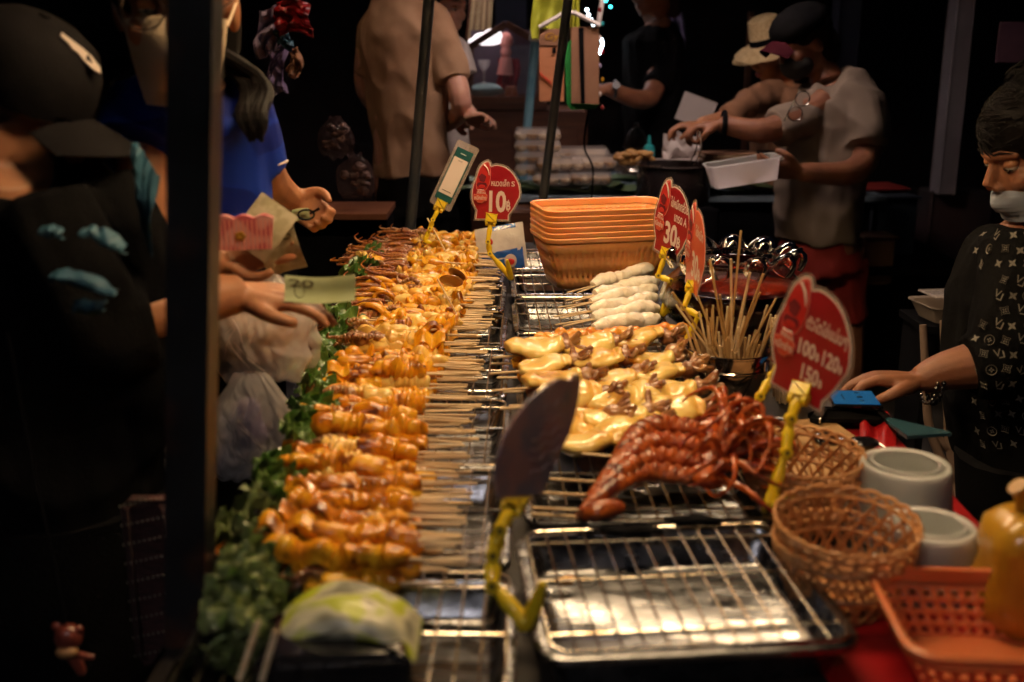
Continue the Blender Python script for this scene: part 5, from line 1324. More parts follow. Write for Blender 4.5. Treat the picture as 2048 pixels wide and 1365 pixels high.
def g_motif(k):
    if k == 0:                                            # four petal flower
        return J(*[prism([(.0, 0), (.004, .003), (.011, .0), (.004, -.003)], .0006, Matrix.Rotation(R(45 + 90 * i), 4, 'Z')) for i in range(4)])
    if k == 1:                                            # ring with flower
        r_ = tube([(.011 * math.cos(a), .011 * math.sin(a), 0) for a in [2 * math.pi * i / 20 for i in range(20)]], .0014, 4, .4, closed=True)
        return J(r_, *[prism([(.001, 0), (.003, .002), (.006, 0), (.003, -.002)], .0006, Matrix.Rotation(R(90 * i), 4, 'Z')) for i in range(4)])
    if k == 2:                                            # diamond frame with four pointed star
        c4 = [(.012 * math.cos(R(45 + 90 * i)), .012 * math.sin(R(45 + 90 * i)), 0) for i in range(4)]; c5 = []
        for i in range(4):
            a, b = V(c4[i]), V(c4[(i + 1) % 4]); c5 += [a, (a + b) / 2 * .78]
        return J(tube(c5, .0012, 4, .4, closed=True), *[prism([(.001, 0), (.003, .0015), (.007, 0), (.003, -.0015)], .0006, Matrix.Rotation(R(45 + 90 * i), 4, 'Z')) for i in range(4)])
    a = fit(text('L', 1, .0, .0), -.010, -.010, .002, .006); b = fit(text('V', 1, .0, .0), -.004, -.006, .011, .011)
    return J(a, b)
mot = [g_motif(k) for k in range(4)]
prints = []
q = random.Random(9); row = 0
for py in range(470, 905, 30):
    row += 1
    for j in range(6):
        px = 1952 + j * 30 + (row % 2) * 15
        if px > 2090: continue
        r_ = ray(px + q.uniform(-3, 3), py + q.uniform(-3, 3)).normalized()
        hit, nn, _, _ = bv.ray_cast(V((0, 0, EYE)), r_)
        if hit is None or (nn.dot(-r_) < .12): continue
        if px < 1990 and py < 780 and hit.y < 2.0 and py < 640: continue
        uu = nn.cross(V((0, 0, 1))).normalized() * -1; vv = nn.cross(uu)
        pass
        mm_ = mat4(hit + nn * .0012, -uu, vv, nn) @ Matrix.Rotation(q.uniform(-.35, .35), 4, 'Z') @ Matrix.Scale(.82, 4)
        obj('printed_motif', X(mot[(j + row * 2) % 4 if q.random() < .85 else 0], mm_), m_print, shirt_o, False)
for k, (off, rr_, mt) in enumerate(((.0, .0035, m_silver), (.012, .005, m_black))):
    ctr = hw + V((.02 + off, 0, -.002)); dirn = V((1, .0, .12)).normalized()
    bs = []
    for i in range(22):
        a = 2 * math.pi * i / 22
        bs.append(ell(ctr + V((.006 * math.sin(a), .034 * math.cos(a), .033 * math.sin(a) - (.006 if math.sin(a) < 0 else 0))), (rr_, rr_, rr_), None, 8, 6))
    obj('bead_bracelet', J(*bs), mt, t)

# ---- customer in blue jersey with beige mask
D = 1.62
t = person('long haired customer in bright blue jersey and beige mask holding banknotes', (wy(400, 600, 1.75).x, 1.78, 0))
hc = wy(352, 12, D)
hd, hm = head_parts(hc, (.22, -.94, -.16), 1.04, wy(368, 165, 1.68))
lwr = wy(582, 398, 1.98); rwr = wy(440, 520, 1.66)
body = J(hd, limb([wy(368, 165, 1.68), wy(375, 230, 1.72), wy(385, 400, 1.75), wy(390, 620, 1.75), wy(390, 900, 1.8)], [.046, .095, .10, .12, .14], 18, .7, (.35, -.9, 0)),
         limb([wy(480, 215, 1.74), wy(515, 330, 1.80), wy(545, 375, 1.90), lwr], [.045, .042, .036, .024], 12),
         hand(lwr, V((.72, -.2, -.45)), V((-.25, -.85, .35)), -1, .72, (.75, .8, .85, .9), .05, .6),
         limb([wy(300, 240, 1.66), wy(300, 500, 1.60), rwr], [.045, .04, .024], 12),
         hand(rwr, V((.95, .12, .22)), V((.1, -.9, .5)), 1, .74, (.12, .25, .35, .5), .07, .3),
         limb([wy(350, 900, 1.8), wy(340, 1900, 1.8)], [.085, .05], 12), limb([wy(450, 900, 1.8), wy(450, 1900, 1.8)], [.085, .05], 12))
obj('body', union(body, .0042, 4), m_skin, t)
face_bits(t, hm, .3)
jer = J(limb([wy(368, 175, 1.69), wy(372, 205, 1.71), wy(380, 290, 1.74), wy(388, 400, 1.75), wy(390, 475, 1.75)], [.062, .120, .128, .122, .128], 26, .72, (.35, -.9, 0)),
        limb([wy(440, 205, 1.72), wy(485, 232, 1.75), wy(512, 335, 1.80)], [.055, .052, .050], 16), limb([wy(300, 215, 1.68), wy(268, 300, 1.62)], [.062, .06], 16))
js = obj('jersey', union(jer, .0055, 2, wrinkle(.005, (9, 9, 4), 5)), m_blue, t)
obj('sleeve_trim', tube([wy(513, 338, 1.80) + V((.050 * math.cos(a), .050 * math.sin(a), .012 * math.cos(a))) for a in [2 * math.pi * k / 28 for k in range(28)]], .0022, 6, closed=True), m_white, js)
obj('skirt', limb([wy(390, 470, 1.76), wy(390, 1500, 1.8)], [.145, .2], 20, .8), m_blackc, t)
mk = obj('face_mask', X(maskgeo(-.012, .108, .42, .042), hm), m_mask, t)
obj('mask_seam', X(tube([(0, .110 + .0005, -.006 - .02), (0, .1255, -.055), (0, .1215, -.09)], .0009), hm), m_mask, mk)
for sx in (-1, 1): obj('mask_strap', X(tube([(sx * .066, .045, -.02), (sx * .080, .0, .005), (sx * .086, -.02, .02)], .0022), hm), m_mask, mk)
obj('glasses', X(J(*[tube([(sx * .036 + .026 * math.cos(a), .094, .008 + .025 * math.sin(a)) for a in [2 * math.pi * k / 28 for k in range(28)]], .0012, 6, closed=True) for sx in (-1, 1)], tube([(-.01, .094, .012), (0, .098, .014), (.01, .094, .012)], .0012), tube([(.062, .094, .01), (.08, -.01, .01)], .0012), tube([(-.062, .094, .01), (-.08, -.01, .01)], .0012)), hm), m_silver, t)
obj('hair_cap', X(J(ell((0, -.035, .045), (.092, .10, .09)), ell((0, -.07, -.04), (.085, .05, .1))), hm), m_hair, t)
H3 = []
q = random.Random(8)
for k in range(150):
    sx = 1 if k % 3 else -1; a = q.uniform(0, 1)
    s_ = hm @ V((sx * (.078 + .012 * a), .045 - .10 * a, .02)); 
    e1 = wy((486 + q.uniform(-24, 30)) if sx > 0 else 212 + q.uniform(-20, 14), 150, D + .06 + .06 * a); e2 = wy((500 + q.uniform(-28, 30)) if sx > 0 else 245 + q.uniform(-20, 40), 230, D + .03 + .04 * a - (.05 if sx > 0 else .03)); e3 = wy((508 + q.uniform(-12, 20)) if sx > 0 else 270 + q.uniform(-30, 60), 275 + q.uniform(-15, 10), D - .02)
    if sx < 0 and a < .55: continue
    H3.append(limb([s_ + V((0, 0, .03)), s_, e1, e2, e3], [.008, .008, .008, .006, .001], 6))
obj('long_hair', J(*H3), m_hair, t)

# ---- banknotes, purse, keys, bags
def note(label, c, d, up, W, H, bend, mt, sd=0, digits=None, folds=1):
    t = thing('banknote', label, 'banknote', c)
    d = V(d).normalized(); up = V(up); up = (up - d * up.dot(d)).normalized(); n = d.cross(up)
    f = lambda u, v: c + d * (u - .5) * W + up * (v - .5) * H + n * (bend * math.sin(u * math.pi * folds) + .004 * math.sin(v * 5 + sd))
    obj('paper', sheet(f, 24, 10, .0004), mt, t)
    for k in range(1):
        for s in (-1, 1):
            obj('ornament', tube([f(.2 + .25 * k + .07 * math.cos(a), .5 + .28 * math.sin(a)) + n * s * .0007 for a in [2 * math.pi * i / 16 for i in range(16)]], .0007, 4, .4, closed=True), m_ink, t)
    if digits:
        g = fit(text(digits, 1, .01, 0), .06, .62, .4, .88); 
        obj('lettering', ([f(p.x, p.y) + n * .0009 * -1 for p in g[0]], g[1]), m_ink, t)
        obj('lettering', ([f(p.x, p.y) + n * .0009 for p in g[0]], g[1]), m_ink, t)
    return t
note('grey banknote held upright in the fist beside the pink purse', wy(528, 456, 1.64), (.55, .25, .75), (-.75, 0, .6), .085, .065, .012, m_note, 1, '100')
note('folded banknote bundle bent down below the fingers', wy(560, 492, 1.66), (.25, .1, -1), (.9, .1, .25), .085, .060, .014, m_note, 2, '100')
note('pale green banknote offered by the outstretched arm over the lettuce', wy(640, 577, 1.50), (1, .05, .0), (.05, .55, .8), .098, .038, -.010, m_noteg, 3, '20')
note('tiny folded banknote pinched in the far cupped palm', wy(602, 430, 1.90), (1, 0, .1), (0, .5, .8), .03, .02, .003, m_noteg, 4)
k_ = thing('key_ring', 'dark key ring lying in the cupped palm', 'keys', wy(620, 424, 1.88))
obj('ring', tube([wy(612, 430, 1.885) + V((.014 * math.cos(a), .004 * math.sin(a), .008 * math.sin(a))) for a in [2 * math.pi * i / 20 for i in range(20)]], .002, 6, closed=True), m_black, k_)
obj('key', limb([wy(620, 428, 1.88), wy(638, 418, 1.875)], [.002, .003], 6), m_black, k_)
pp_ = wy(470, 468, 1.54)
t = thing('purse', 'pink gingham scalloped purse with tiny yellow flower in her hand', 'purse', pp_)
def scl(off): return [( -.055 + .11 * k / 30, .022 + .005 * abs(math.sin(k / 30 * math.pi * 4))) for k in range(31)] + [(.05, -.022), (-.05, -.022)]
mp_ = mat4(pp_, V((.98, .15, .0)), V((0, 0, 1)), V((.15, -.98, 0)))
obj('pouch', prism(scl(0), .016, mp_), m_gingham, t)
obj('flower', J(*[X(ell((.004 * math.cos(a) + .008, .004 * math.sin(a) - .002, .009), (.004, .003, .001)), mp_) for a in [2 * math.pi * i / 5 for i in range(5)]]), m_gourd, t)
for k in range(16):
    pass
obj('gingham_stripe', J(*[X(box((-.05 + .1 * k / 16, -.001, .0084), (.0022, .042, .0006)), mp_) for k in range(17)]), m_pink, t)
def bag(label, c, W, H, fill=None, fm=None, sd=0, D_=.07):
    t = thing('plastic_bag', label, 'bag', c)
    def f(s):
        def g(u, v):
            wd = (.35 + .65 * min(v / .35, 1) ** .7) * (1 - .25 * max(0, v - .75) / .25)
            x = (u - .5) * W * wd; e = (math.sin(math.pi * u) * math.sin(math.pi * min(max(v, .02), .98))) ** .5
            rid = abs(noise.noise(V((u * 7 + v * 2, v * 3, sd + s)))) * -2 + .5 + abs(noise.noise(V((u * 11 - v * 5, v * 6, sd + 9)))) * -1
            return c + V((x + .012 * noise.noise(V((u * 3, v * 4, sd))), s * D_ * .5 * e + rid * .007 * e, -v * H - .014 * abs(u - .5) * v + .012 * noise.noise(V((u * 5, 0, sd))) * v))
        return g
    for s in (-1, 1): obj('film_side', sheet(f(s), 44, 44), m_film, t)
    q = random.Random(sd)
    for k in range(5):
        u0 = q.uniform(.15, .85); v0 = q.uniform(.3, .6); du = q.uniform(-.35, .35)
        obj('crease', tube([f(-1)(min(max(u0 + du * w, .03), .97), v0 + w * q.uniform(.32, .38)) + V((0, -.001, 0)) for w in (0, .25, .5, .75, 1)], [.0003, .0008, .0010, .0007, .0003], 5), m_clearw, t)
    if fill:
        for k, (dx, dz, rr_) in enumerate(fill): obj('contents', ell(c + V((dx, 0, dz)), rr_, None, 30, 20, .35, k * 3 + sd, 26), fm, t)
    return t
m_clearw = M('film crease', (.8, .72, .7), .2, coat=.8, alpha=.6)
bag('clear bag holding a pale round parcel, hanging under the customer\'s wrist', wy(512, 545, 1.66), .16, .17, [(-.02, -.105, (.055, .025, .042)), (.015, -.09, (.04, .024, .045))], M('pale parcel', (.66, .50, .42), .55, sss=.2), 1)
bag('small bag of brown snacks hanging beside the pale parcel', wy(575, 600, 1.75), .10, .11, [(.0, -.055, (.036, .02, .035)), (.02, -.075, (.02, .02, .02))], m_fawn, 2, .05)
bag('lower crumpled clear bag hanging beneath the other bags', wy(500, 745, 1.62), .13, .17, [(-.01, -.09, (.03, .02, .045))], m_purple, 3, .05)
bag('wide clear bag with pale cloth hanging next to the black post', wy(442, 800, 1.62), .11, .13, [(-.005, -.09, (.035, .02, .03))], M('pale cloth', (.55, .46, .44), .8), 4, .05)
bag('dim clear bag peeping out left of the black post', wy(312, 815, 1.64), .07, .115, None, None, 5, .04)

# ---- customer in the black cap
D = 1.50
t = person('customer in black cap and dark hooded top bending at far left', (-.85, 1.42, 0))
hc = wy(44, 224, D)
hd, hm = head_parts(hc, (.86, -.22, -.46), .93, wy(20, 330, 1.42))
fw = wy(480, 588, 1.52)
body = J(hd, limb([wy(20, 330, 1.42), wy(10, 430, 1.45), wy(70, 700, 1.45), wy(90, 1100, 1.45)], [.055, .14, .15, .15], 18, .75, (.8, -.5, 0)),
         limb([wy(60, 430, 1.38), wy(170, 640, 1.40), wy(330, 622, 1.46), wy(420, 598, 1.49), fw], [.055, .048, .044, .034, .027], 14),
         hand(fw, V((1, .03, -.10)), V((.05, .15, -1)), -1, .86, (.28, .30, .38, .45), .02, .15),
         limb([wy(60, 1100, 1.45), wy(60, 2200, 1.45)], [.09, .05], 12), limb([wy(150, 1100, 1.45), wy(150, 2200, 1.45)], [.09, .05], 12))
obj('body', union(body, .0042, 4), m_skin, t)
face_bits(t, hm, .8)
obj('hair', X(ell((0, -.045, .0), (.082, .075, .085)), hm), m_hair, t)
hood = J(limb([wy(10, 345, 1.42), wy(10, 400, 1.44), wy(40, 560, 1.45), wy(80, 800, 1.45), wy(90, 1000, 1.45)], [.09, .165, .19, .175, .17], 26, .8, (.8, -.5, 0)),
         limb([wy(50, 420, 1.38), wy(120, 560, 1.37), wy(190, 660, 1.39), wy(280, 640, 1.43)], [.09, .078, .07, .058], 16),
         limb([wy(200, 360, 1.48), wy(262, 500, 1.47), wy(262, 760, 1.47), wy(225, 930, 1.47)], [.05, .062, .075, .06], 14))
hobj = obj('hooded_top', union(hood, .0065, 3, wrinkle(.012, (8, 8, 6), 11)), m_blackc, t)
obj('trousers', limb([wy(100, 980, 1.45), wy(100, 2200, 1.45)], [.17, .16], 18, .85), m_blackc, t)
for k, (top_, bot_, y_) in enumerate((([(268, 285), (285, 300), (300, 330), (318, 350)], [(272, 300), (276, 400), (292, 480), (305, 515)], 1.40), ([(86, 458), (105, 452), (128, 462)], [(92, 466), (110, 470), (132, 476)], 1.27),
      ([(165, 462), (190, 452), (222, 462), (255, 490)], [(170, 470), (195, 480), (225, 500), (256, 506)], 1.29), ([(105, 545), (140, 540), (190, 552), (238, 580)], [(112, 556), (145, 566), (190, 582), (236, 586)], 1.27), ([(150, 600), (180, 602), (215, 606)], [(160, 622), (185, 628), (212, 618)], 1.28))):
    ct, cb = [wy(x, y, y_) for x, y in top_], [wy(x, y, y_ + .01) for x, y in bot_]
    ct, cb = cat(ct, 6), cat(cb, 6)
    nn_ = min(len(ct), len(cb)) - 1
    def tf(u, v, ct=ct, cb=cb, nn_=nn_, k=k):
        i = min(int(u * nn_), nn_); p = ct[min(i, len(ct) - 1)].lerp(cb[min(i, len(cb) - 1)], v)
        return p + V((0, -.016 * math.sin(math.pi * v) + .010 * noise.noise(V((u * 5, v * 3, k))), .004 * noise.noise(V((u * 8, v * 2, k + 4)))))
    obj('teal_lining', sheet(tf, nn_, 10, .002), m_teal, t)
cap_ = obj('cap', X(J(lathe([(.0945, .0), (.096, .02), (.093, .055), (.078, .088), (.045, .108), (.001, .114)], 36, (0, -.012, .028), lambda r, z, a: (r * (1 + .08 * abs(math.sin(a))), z))), hm), m_capc, t)
obj('cap_brim', X(sheet(lambda u, v: (math.sin((u - .5) * 2.2) * (.084 + .01 * v), .055 + math.cos((u - .5) * 2.2) * .030 + v * .100 * math.cos((u - .5) * 2.0), .036 - .026 * (2 * u - 1) ** 2 - v * .004), 20, 10, .004), hm), m_capc, cap_)
obj('cap_button', X(ell((0, -.012, .143), (.008, .008, .004)), hm), m_capc, cap_)
cbv = BVHTree.FromPolygons([v.co for v in cap_.data.vertices], [tuple(p.vertices) for p in cap_.data.polygons])
hit, nn, _, _ = cbv.ray_cast(V((0, 0, EYE)), ray(165, 112).normalized())
if hit is None: hit, nn = wy(168, 110, D - .1), V((.3, -.9, .2))
if nn.y > 0: nn = -nn
uu = V((0, 0, 1)).cross(nn).normalized(); vv = nn.cross(uu)
pm = mat4(hit + nn * .002, uu, vv, nn) @ Matrix.Rotation(R(16), 4, 'Z')
lg = [(-.014, .032), (-.006, .036), (.008, .008), (.012, -.006), (.010, -.024), (.002, -.030), (-.006, -.022), (-.009, -.006), (-.008, .006), (-.012, .012), (-.010, .022)]
obj('cap_patch', prism(lg, .002, pm), m_white, cap_)
obj('cap_patch_mark', prism([(-.004, -.006), (.006, -.002), (.001, -.014)], .002, pm @ Matrix.Translation((0, 0, .0015))), m_dark, cap_)
obj('mask', X(J(ell((0, .05, -.06), (.064, .062, .05))), hm), m_maskk, t)

# patterned skirt fabric and charm low on the left
t = thing('beaded_bag', 'dark woven bag with rows of tiny pale beads, low beside the post', 'bag', wy(300, 1150, 1.30))
b0 = wy(300, 1080, 1.30)
obj('cloth', X(box((0, 0, -.07), (.07, .03, .24), bev=.012), Matrix.Translation(b0 + V((-.005, .02, 0)))), M('dark woven cloth', (.025, .012, .012), .9, c2=(.06, .02, .02), scale=60, stretch=(1, 1, 6), bump=.6, bscale=200), t)
for r_ in range(9):
    z = .045 - r_ * .027
    obj('bead_row', J(*[ell(b0 + V((-.036 + .0068 * k, .0035, z + .014 * k / 9)), (.0014, .0012, .0014), None, 6, 4) for k in range(11)]), m_print, t)
t = thing('key_charm', 'small red brown wooden mouse charm hanging at the lower left', 'charm', wy(130, 1290, 1.16))
b0 = wy(136, 1275, 1.16)
obj('head', ell(b0, (.016, .014, .017), nz=.1), m_brown, t); obj('muzzle', ell(b0 + V((0, -.008, -.014)), (.013, .010, .008), nz=.1), M('tan wood', (.35, .18, .07), .4), t)
obj('ear', J(ell(b0 + V((-.012, 0, .014)), (.006, .004, .006)), ell(b0 + V((.013, 0, .010)), (.006, .004, .006))), m_brown, t)
obj('arm', J(limb([b0 + V((0, 0, -.02)), b0 + V((.018, -.004, -.022)), b0 + V((.030, -.004, -.024))], [.005, .004, .003], 8), limb([b0 + V((0, 0, -.02)), b0 + V((.008, 0, -.035)), b0 + V((.012, 0, -.048))], [.007, .007, .005], 8)), m_brown, t)
obj('strap', tube([b0 + V((-.002, 0, .016)), b0 + V((-.01, .01, .08)), b0 + V((-.03, .03, .2)), b0 + V((-.05, .05, .36))], .0016), m_dark, t)
m_filmd = M('dusky film', (.2, .12, .12), .2, alpha=.15, coat=.5)
# ================================================================ posts
t = thing('post', 'thick black steel post in the left foreground, blurred', 'post', (wy(395, 700, 1.12).x, 1.12, 0))
tx, bx_ = wy(399, 0, 1.12), wy(380, 1365, 1.12)
def postf(px_top, py_top, px_bot, py_bot, y, w, d, mt, par, name='shaft'):
    a, b = wy(px_top, py_top, y), wy(px_bot, py_bot, y)
    dr = (b - a) / (b.z - a.z); top = a + dr * (2.6 - a.z); bot = a + dr * (0.0 - a.z)
    vs = []
    for p in (bot, top):
        for sx, sy in ((-1, -1), (1, -1), (1, 1), (-1, 1)): vs.append(p + V((sx * w / 2, sy * d / 2, 0)))
    return obj(name, (vs, [(3, 2, 1, 0), (4, 5, 6, 7)] + [(i, (i + 1) % 4, (i + 1) % 4 + 4, i + 4) for i in range(4)]), mt, par, False), bot, top
o, bot, top = postf(392, 0, 378, 1365, 1.12, .044, .044, m_post, t)
obj('foot_plate', box((bot.x, bot.y, .006), (.11, .11, .012), bev=.002), m_post, t)
for (a, b, y, r, lab) in (((858, 0), (822, 440), 3.45, .0175, 'slim dark tent pole standing in front of the man in tan'), ((1136, 0), (1082, 430), 3.6, .0150, 'slim dark tent pole slanting in front of the paper bags')):
    A, B = wy(*a, y), wy(*b, y); dr = (B - A) / (B.z - A.z); top = A + dr * (2.7 - A.z); bot = A + dr * (0 - A.z)
    t = thing('tent_pole', lab, 'pole', bot, 'tent poles')
    obj('tube', cyl(bot, top, r, 16), m_pole, t); obj('foot', cyl(bot, bot + V((0, 0, .01)), r * 2.4, 16), m_pole, t)
A, B = wy(1073, 60, 5.3), wy(1055, 250, 5.3); dr = (B - A) / (B.z - A.z)
t = thing('tent_pole', 'pale blue tent pole beside the wooden display case', 'pole', A + dr * (0 - A.z), 'tent poles')
obj('tube', cyl(A + dr * (0 - A.z), A + dr * (1.50 - A.z), .021, 16), m_bluepole, t); obj('collar', cyl(A + dr * (1.445 - A.z), A + dr * (1.475 - A.z), .03, 16), m_whitepl, t)
obj('cross_tube', cyl(wy(1060, 62, 5.3), wy(1085, 62, 5.3), .010, 10), m_whitepl, t)

# ================================================================ back counter with boxed food
tb = at(1200, 392, .80)
t = thing('back_table', 'second stall table across the lane, covered with leaves and boxes', 'table', (.55, 5.2, 0))
m_btop = M('pale blue table edge', (.22, .30, .36), .5, c2=(.15, .2, .25), scale=4)
obj('tabletop', box((.75, 5.22, .785), (1.75, .92, .03), bev=.005), m_btop, t)
for sx in (-.05, 1.55):
    for sy in (4.85, 5.6): obj('leg', box((sx, sy, .385), (.04, .04, .77)), m_post, t)
obj('skirt_cloth', box((.75, 4.80, .52), (1.7, .01, .5)), m_dark, t)
tag(obj('crate', box(wy(1075, 405, 4.7) + V((0, 0, -.12)), (.26, .2, .2), R(5), .01), m_brownw), 'brown wooden crate under the front of the back table', 'crate')
q = random.Random(21)
for i in range(16):
    x = -.05 + (i % 8) * .2 + q.uniform(-.04, .04); y = 4.86 + (i // 8) * .25
    a = q.uniform(-.6, .6)
    def lf(u, v, a=a, i=i):
        X_ = (u - .5) * .36; Y_ = (v - .5) * .16 * math.sin(math.pi * min(max(u * .9 + .05, 0), 1)) ** .5
        return (x + X_ * math.cos(a) - Y_ * math.sin(a), y + X_ * math.sin(a) + Y_ * math.cos(a), .806 + .004 * (i % 4) + .014 * abs(v - .5) * 2 + .01 * noise.noise(V((u * 4, v * 3, i))) + (.012 * math.sin(u * 6 + i)))
    tag(obj('banana_leaf', sheet(lf, 16, 6, .001), m_banleaf), 'piece of banana leaf spread over the back table', 'leaf', 'banana leaves on the back table')
def fbox(label, px, py, y, W, Dp, H, n=1, fm=None):
    c = wy(px, py, y)
    t = thing('food_box', label, 'food box', c, 'clear boxes of snacks')
    obj('base', X(loops([rrect(W * .92, Dp * .92, .02, .0), rrect(W, Dp, .024, H * .55), rrect(W * .99, Dp * .99, .022, H * .55), rrect(W * .90, Dp * .90, .018, .003)], (True, True)), Matrix.Translation(c)), m_tubc, t)
    obj('lid', X(loops([rrect(W * 1.03, Dp * 1.03, .026, H * .55), rrect(W * 1.03, Dp * 1.03, .026, H * .62), rrect(W * .95, Dp * .95, .022, H), rrect(W * .7, Dp * .7, .02, H * 1.0)], (False, True)), Matrix.Translation(c)), m_lidc, t)
    k = max(3, int(W / .045))
    for i in range(k):
        for j in range(2): obj('snack', ell(c + V((-W * .38 + W * .76 * i / (k - 1), (j - .5) * Dp * .42, H * .36)), (W * .50 / k, Dp * .24, H * .34), nz=.25, sd=i + j * 5 + px, fr=30), fm or (m_foodb if (i + px) % 4 else m_food), t)
m_tubc = M('thin clear tub', (.8, .72, .68), .15, alpha=.16, coat=.6)
m_lidc = M('thin clear lid', (.95, .88, .86), .15, alpha=.36, coat=.8)
stk = [(1075, 350, 4.95, .20, 'bottom box of the left stack, behind the dark pole'), (1075, 325, 4.95, .20, 'second box of the left stack of snacks'), (1075, 302, 4.95, .20, 'third box of the left stack of snacks'), (1075, 280, 4.95, .20, 'topmost box of the tall left stack of snacks'),
       (1105, 368, 4.82, .16, 'bottom front box left of the slanting pole'), (1180, 366, 4.82, .18, 'bottom front box right of the slanting pole'),
       (1120, 338, 4.84, .2, 'upper front box crossed by the slanting pole'), (1185, 335, 4.86, .2, 'upper right box of the front pile'), (1150, 318, 5.05, .3, 'wide box standing on the rear of the pile')]
for px, py, y, W, lab in stk: fbox(lab, px, py, y, W, .15, .052)
pt = wy(1345, 400, 4.55)
t = thing('cooking_pot', 'big black pot on the back counter with the cook\'s tongs over it', 'pot', (pt.x, 4.55, .80))
pr = .15; zt = wy(1345, 328, 4.55).z
obj('stand', box((pt.x, 4.55, .40), (.34, .3, .80), bev=.01), m_dark, t)
obj('pot_body', lathe([(.001, .802), (pr * .96, .802), (pr, .82), (pr, zt - .01), (pr + .008, zt - .004), (pr + .008, zt), (pr - .004, zt), (pr - .006, zt - .02), (pr - .006, zt - .05), (.001, zt - .05)], 40, (pt.x, 4.55, 0)), m_potm, t)
obj('broth', lathe([(.001, zt - .045), (pr - .008, zt - .045)], 32, (pt.x, 4.55, 0)), M('pale broth', (.35, .24, .16), .2, coat=.6), t)
for k in (-1, 1): obj('pot_handle', tube([(pt.x + k * pr, 4.52, zt - .03), (pt.x + k * (pr + .03), 4.52, zt - .03), (pt.x + k * (pr + .03), 4.58, zt - .03), (pt.x + k * pr, 4.58, zt - .03)], .006), m_silver, t)
# glass cloche, fried food, bottle, tissue, paper stack
cc_ = wy(1272, 300, 5.0)
t = thing('glass_dome', 'small clear plastic dome cover standing left of the pot', 'cover', cc_)
obj('dome', lathe([(.052, -.03), (.053, .02), (.047, .06), (.030, .09), (.012, .102), (.001, .104), (.001, .102), (.029, .087), (.045, .058), (.051, .02), (.050, -.03)], 32, cc_), m_clear, t)
obj('knob', ell(cc_ + V((0, 0, .11)), (.010, .010, .012)), m_clear, t)
t = thing('serving_dish', 'clear dish heaped with golden fried pieces beside the pot', 'dish', wy(1268, 345, 4.7))
fc = wy(1272, 328, 4.7)
obj('dish', X(loops([rrect(.17, .12, .02, -.04), rrect(.20, .15, .02, .0), rrect(.19, .14, .02, .0), rrect(.16, .11, .02, -.035)], (True, True)), Matrix.Translation(fc)), m_tubc, t)
for k in range(15): obj('fried_piece', ell(fc + V((q.uniform(-.075, .075), q.uniform(-.04, .04), q.uniform(-.01, .045))), (q.uniform(.018, .03), .02, .016), nz=.5, sd=k, fr=40), m_food, t)
bt_ = wy(1298, 300, 4.95)
tag(obj('bottle', lathe([(.001, -.06), (.026, -.06), (.027, .0), (.022, .018), (.009, .026), (.007, .05), (.005, .062), (.001, .064)], 24, bt_), m_tealb), 'teal squeeze bottle between the clear dome and the cook\'s hand', 'bottle')
tp_ = wy(1362, 300, 4.9)
tag(obj('tissue', sheet(lambda u, v: tp_ + V(((u - .5) * .16, .05 * noise.noise(V((u * 3, v * 3, 2))), (v - .5) * .14 + .03 * noise.noise(V((u * 4, v * 2, 7))))), 20, 20, .001), m_paper), 'crumpled white tissue standing under the cook\'s hand', 'tissue')
sb = wy(1455, 318, 4.75)
t = thing('paper_stack', 'stack of tan paper trays beyond the pot', 'paper', sb)
for k in range(6): obj('paper_tray', X(box((0, 0, k * .009), (.24 - .01 * (k % 2), .14, .006), bev=.001), Matrix.Translation(sb + V((0, 0, -.02))) @ Matrix.Rotation(R(k * 2.0 - 4), 4, 'Z')), m_cardb if k % 2 else m_food2, t)
tag(obj('napkin_pile', box(wy(1330, 318, 4.85) + V((.02, 0, -.02)), (.32, .16, .03), R(3), .008), m_paper), 'flat white napkin pile behind the black pot', 'napkins')
t = thing('clear_lid', 'clear hinged lid standing open behind the hands', 'lid', wy(1390, 225, 4.95))
lc = wy(1392, 222, 4.95)
obj('panel', X(box((0, 0, 0), (.15, .004, .12), bev=.001), Matrix.Translation(lc) @ Matrix.Rotation(R(20), 4, 'Y')), m_lidc, t)
obj('edge', X(tube([(-.075, 0, -.06), (-.075, 0, .06), (.075, 0, .06), (.075, 0, -.06)], .004, 6, closed=True), Matrix.Translation(lc) @ Matrix.Rotation(R(20), 4, 'Y')), m_lidc, t)
tag(obj('blue_can', cyl(wy(1548, 315, 4.7), wy(1512, 315, 4.7), .028, 16), m_black), 'small black can lying on its side behind the held container', 'can')

# ================================================================ display case with gable
y = 5.75
def S_(px, py, yy=y): return wy(px, py, yy)
t = thing('display_case', 'wooden gabled display case with glass front and white glowing shape for a lamp reflection', 'case', S_(1005, 210))
bars = [((938, 95), (1012, 48)), ((1012, 48), (1082, 88)), ((938, 95), (938, 200)), ((1082, 88), (1082, 200)), ((935, 200), (1085, 200))]
for (a, b) in bars:
    p0_, p1_ = S_(*a), S_(*b); obj('frame_bar', tube([p0_, p1_], .022, 4, 1), m_brownw, t, False)
    obj('frame_bar', tube([p0_ + V((0, .3, 0)), p1_ + V((0, .3, 0))], .022, 4, 1), m_brownw, t, False)
p0_, p1_ = S_(938, 200), S_(1082, 200)
obj('floor_board', box(((p0_.x + p1_.x) / 2, y + .15, p0_.z - .03), (p1_.x - p0_.x + .06, .36, .03)), m_brownw, t)
obj('back_board', box(((p0_.x + p1_.x) / 2, y + .31, (p0_.z + S_(1012, 60).z) / 2), (p1_.x - p0_.x, .012, S_(1012, 60).z - p0_.z)), M('dim violet board', (.14, .10, .14), .6, c2=(.2, .14, .2), scale=5), t)
obj('glass_front', sheet(lambda u, v: (p0_.x + (p1_.x - p0_.x) * u, y - .003, p0_.z + (S_(1012, 90).z - p0_.z) * v), 1, 1), M('case glass', (.9, .9, .95), .04, alpha=.12, coat=1), t)
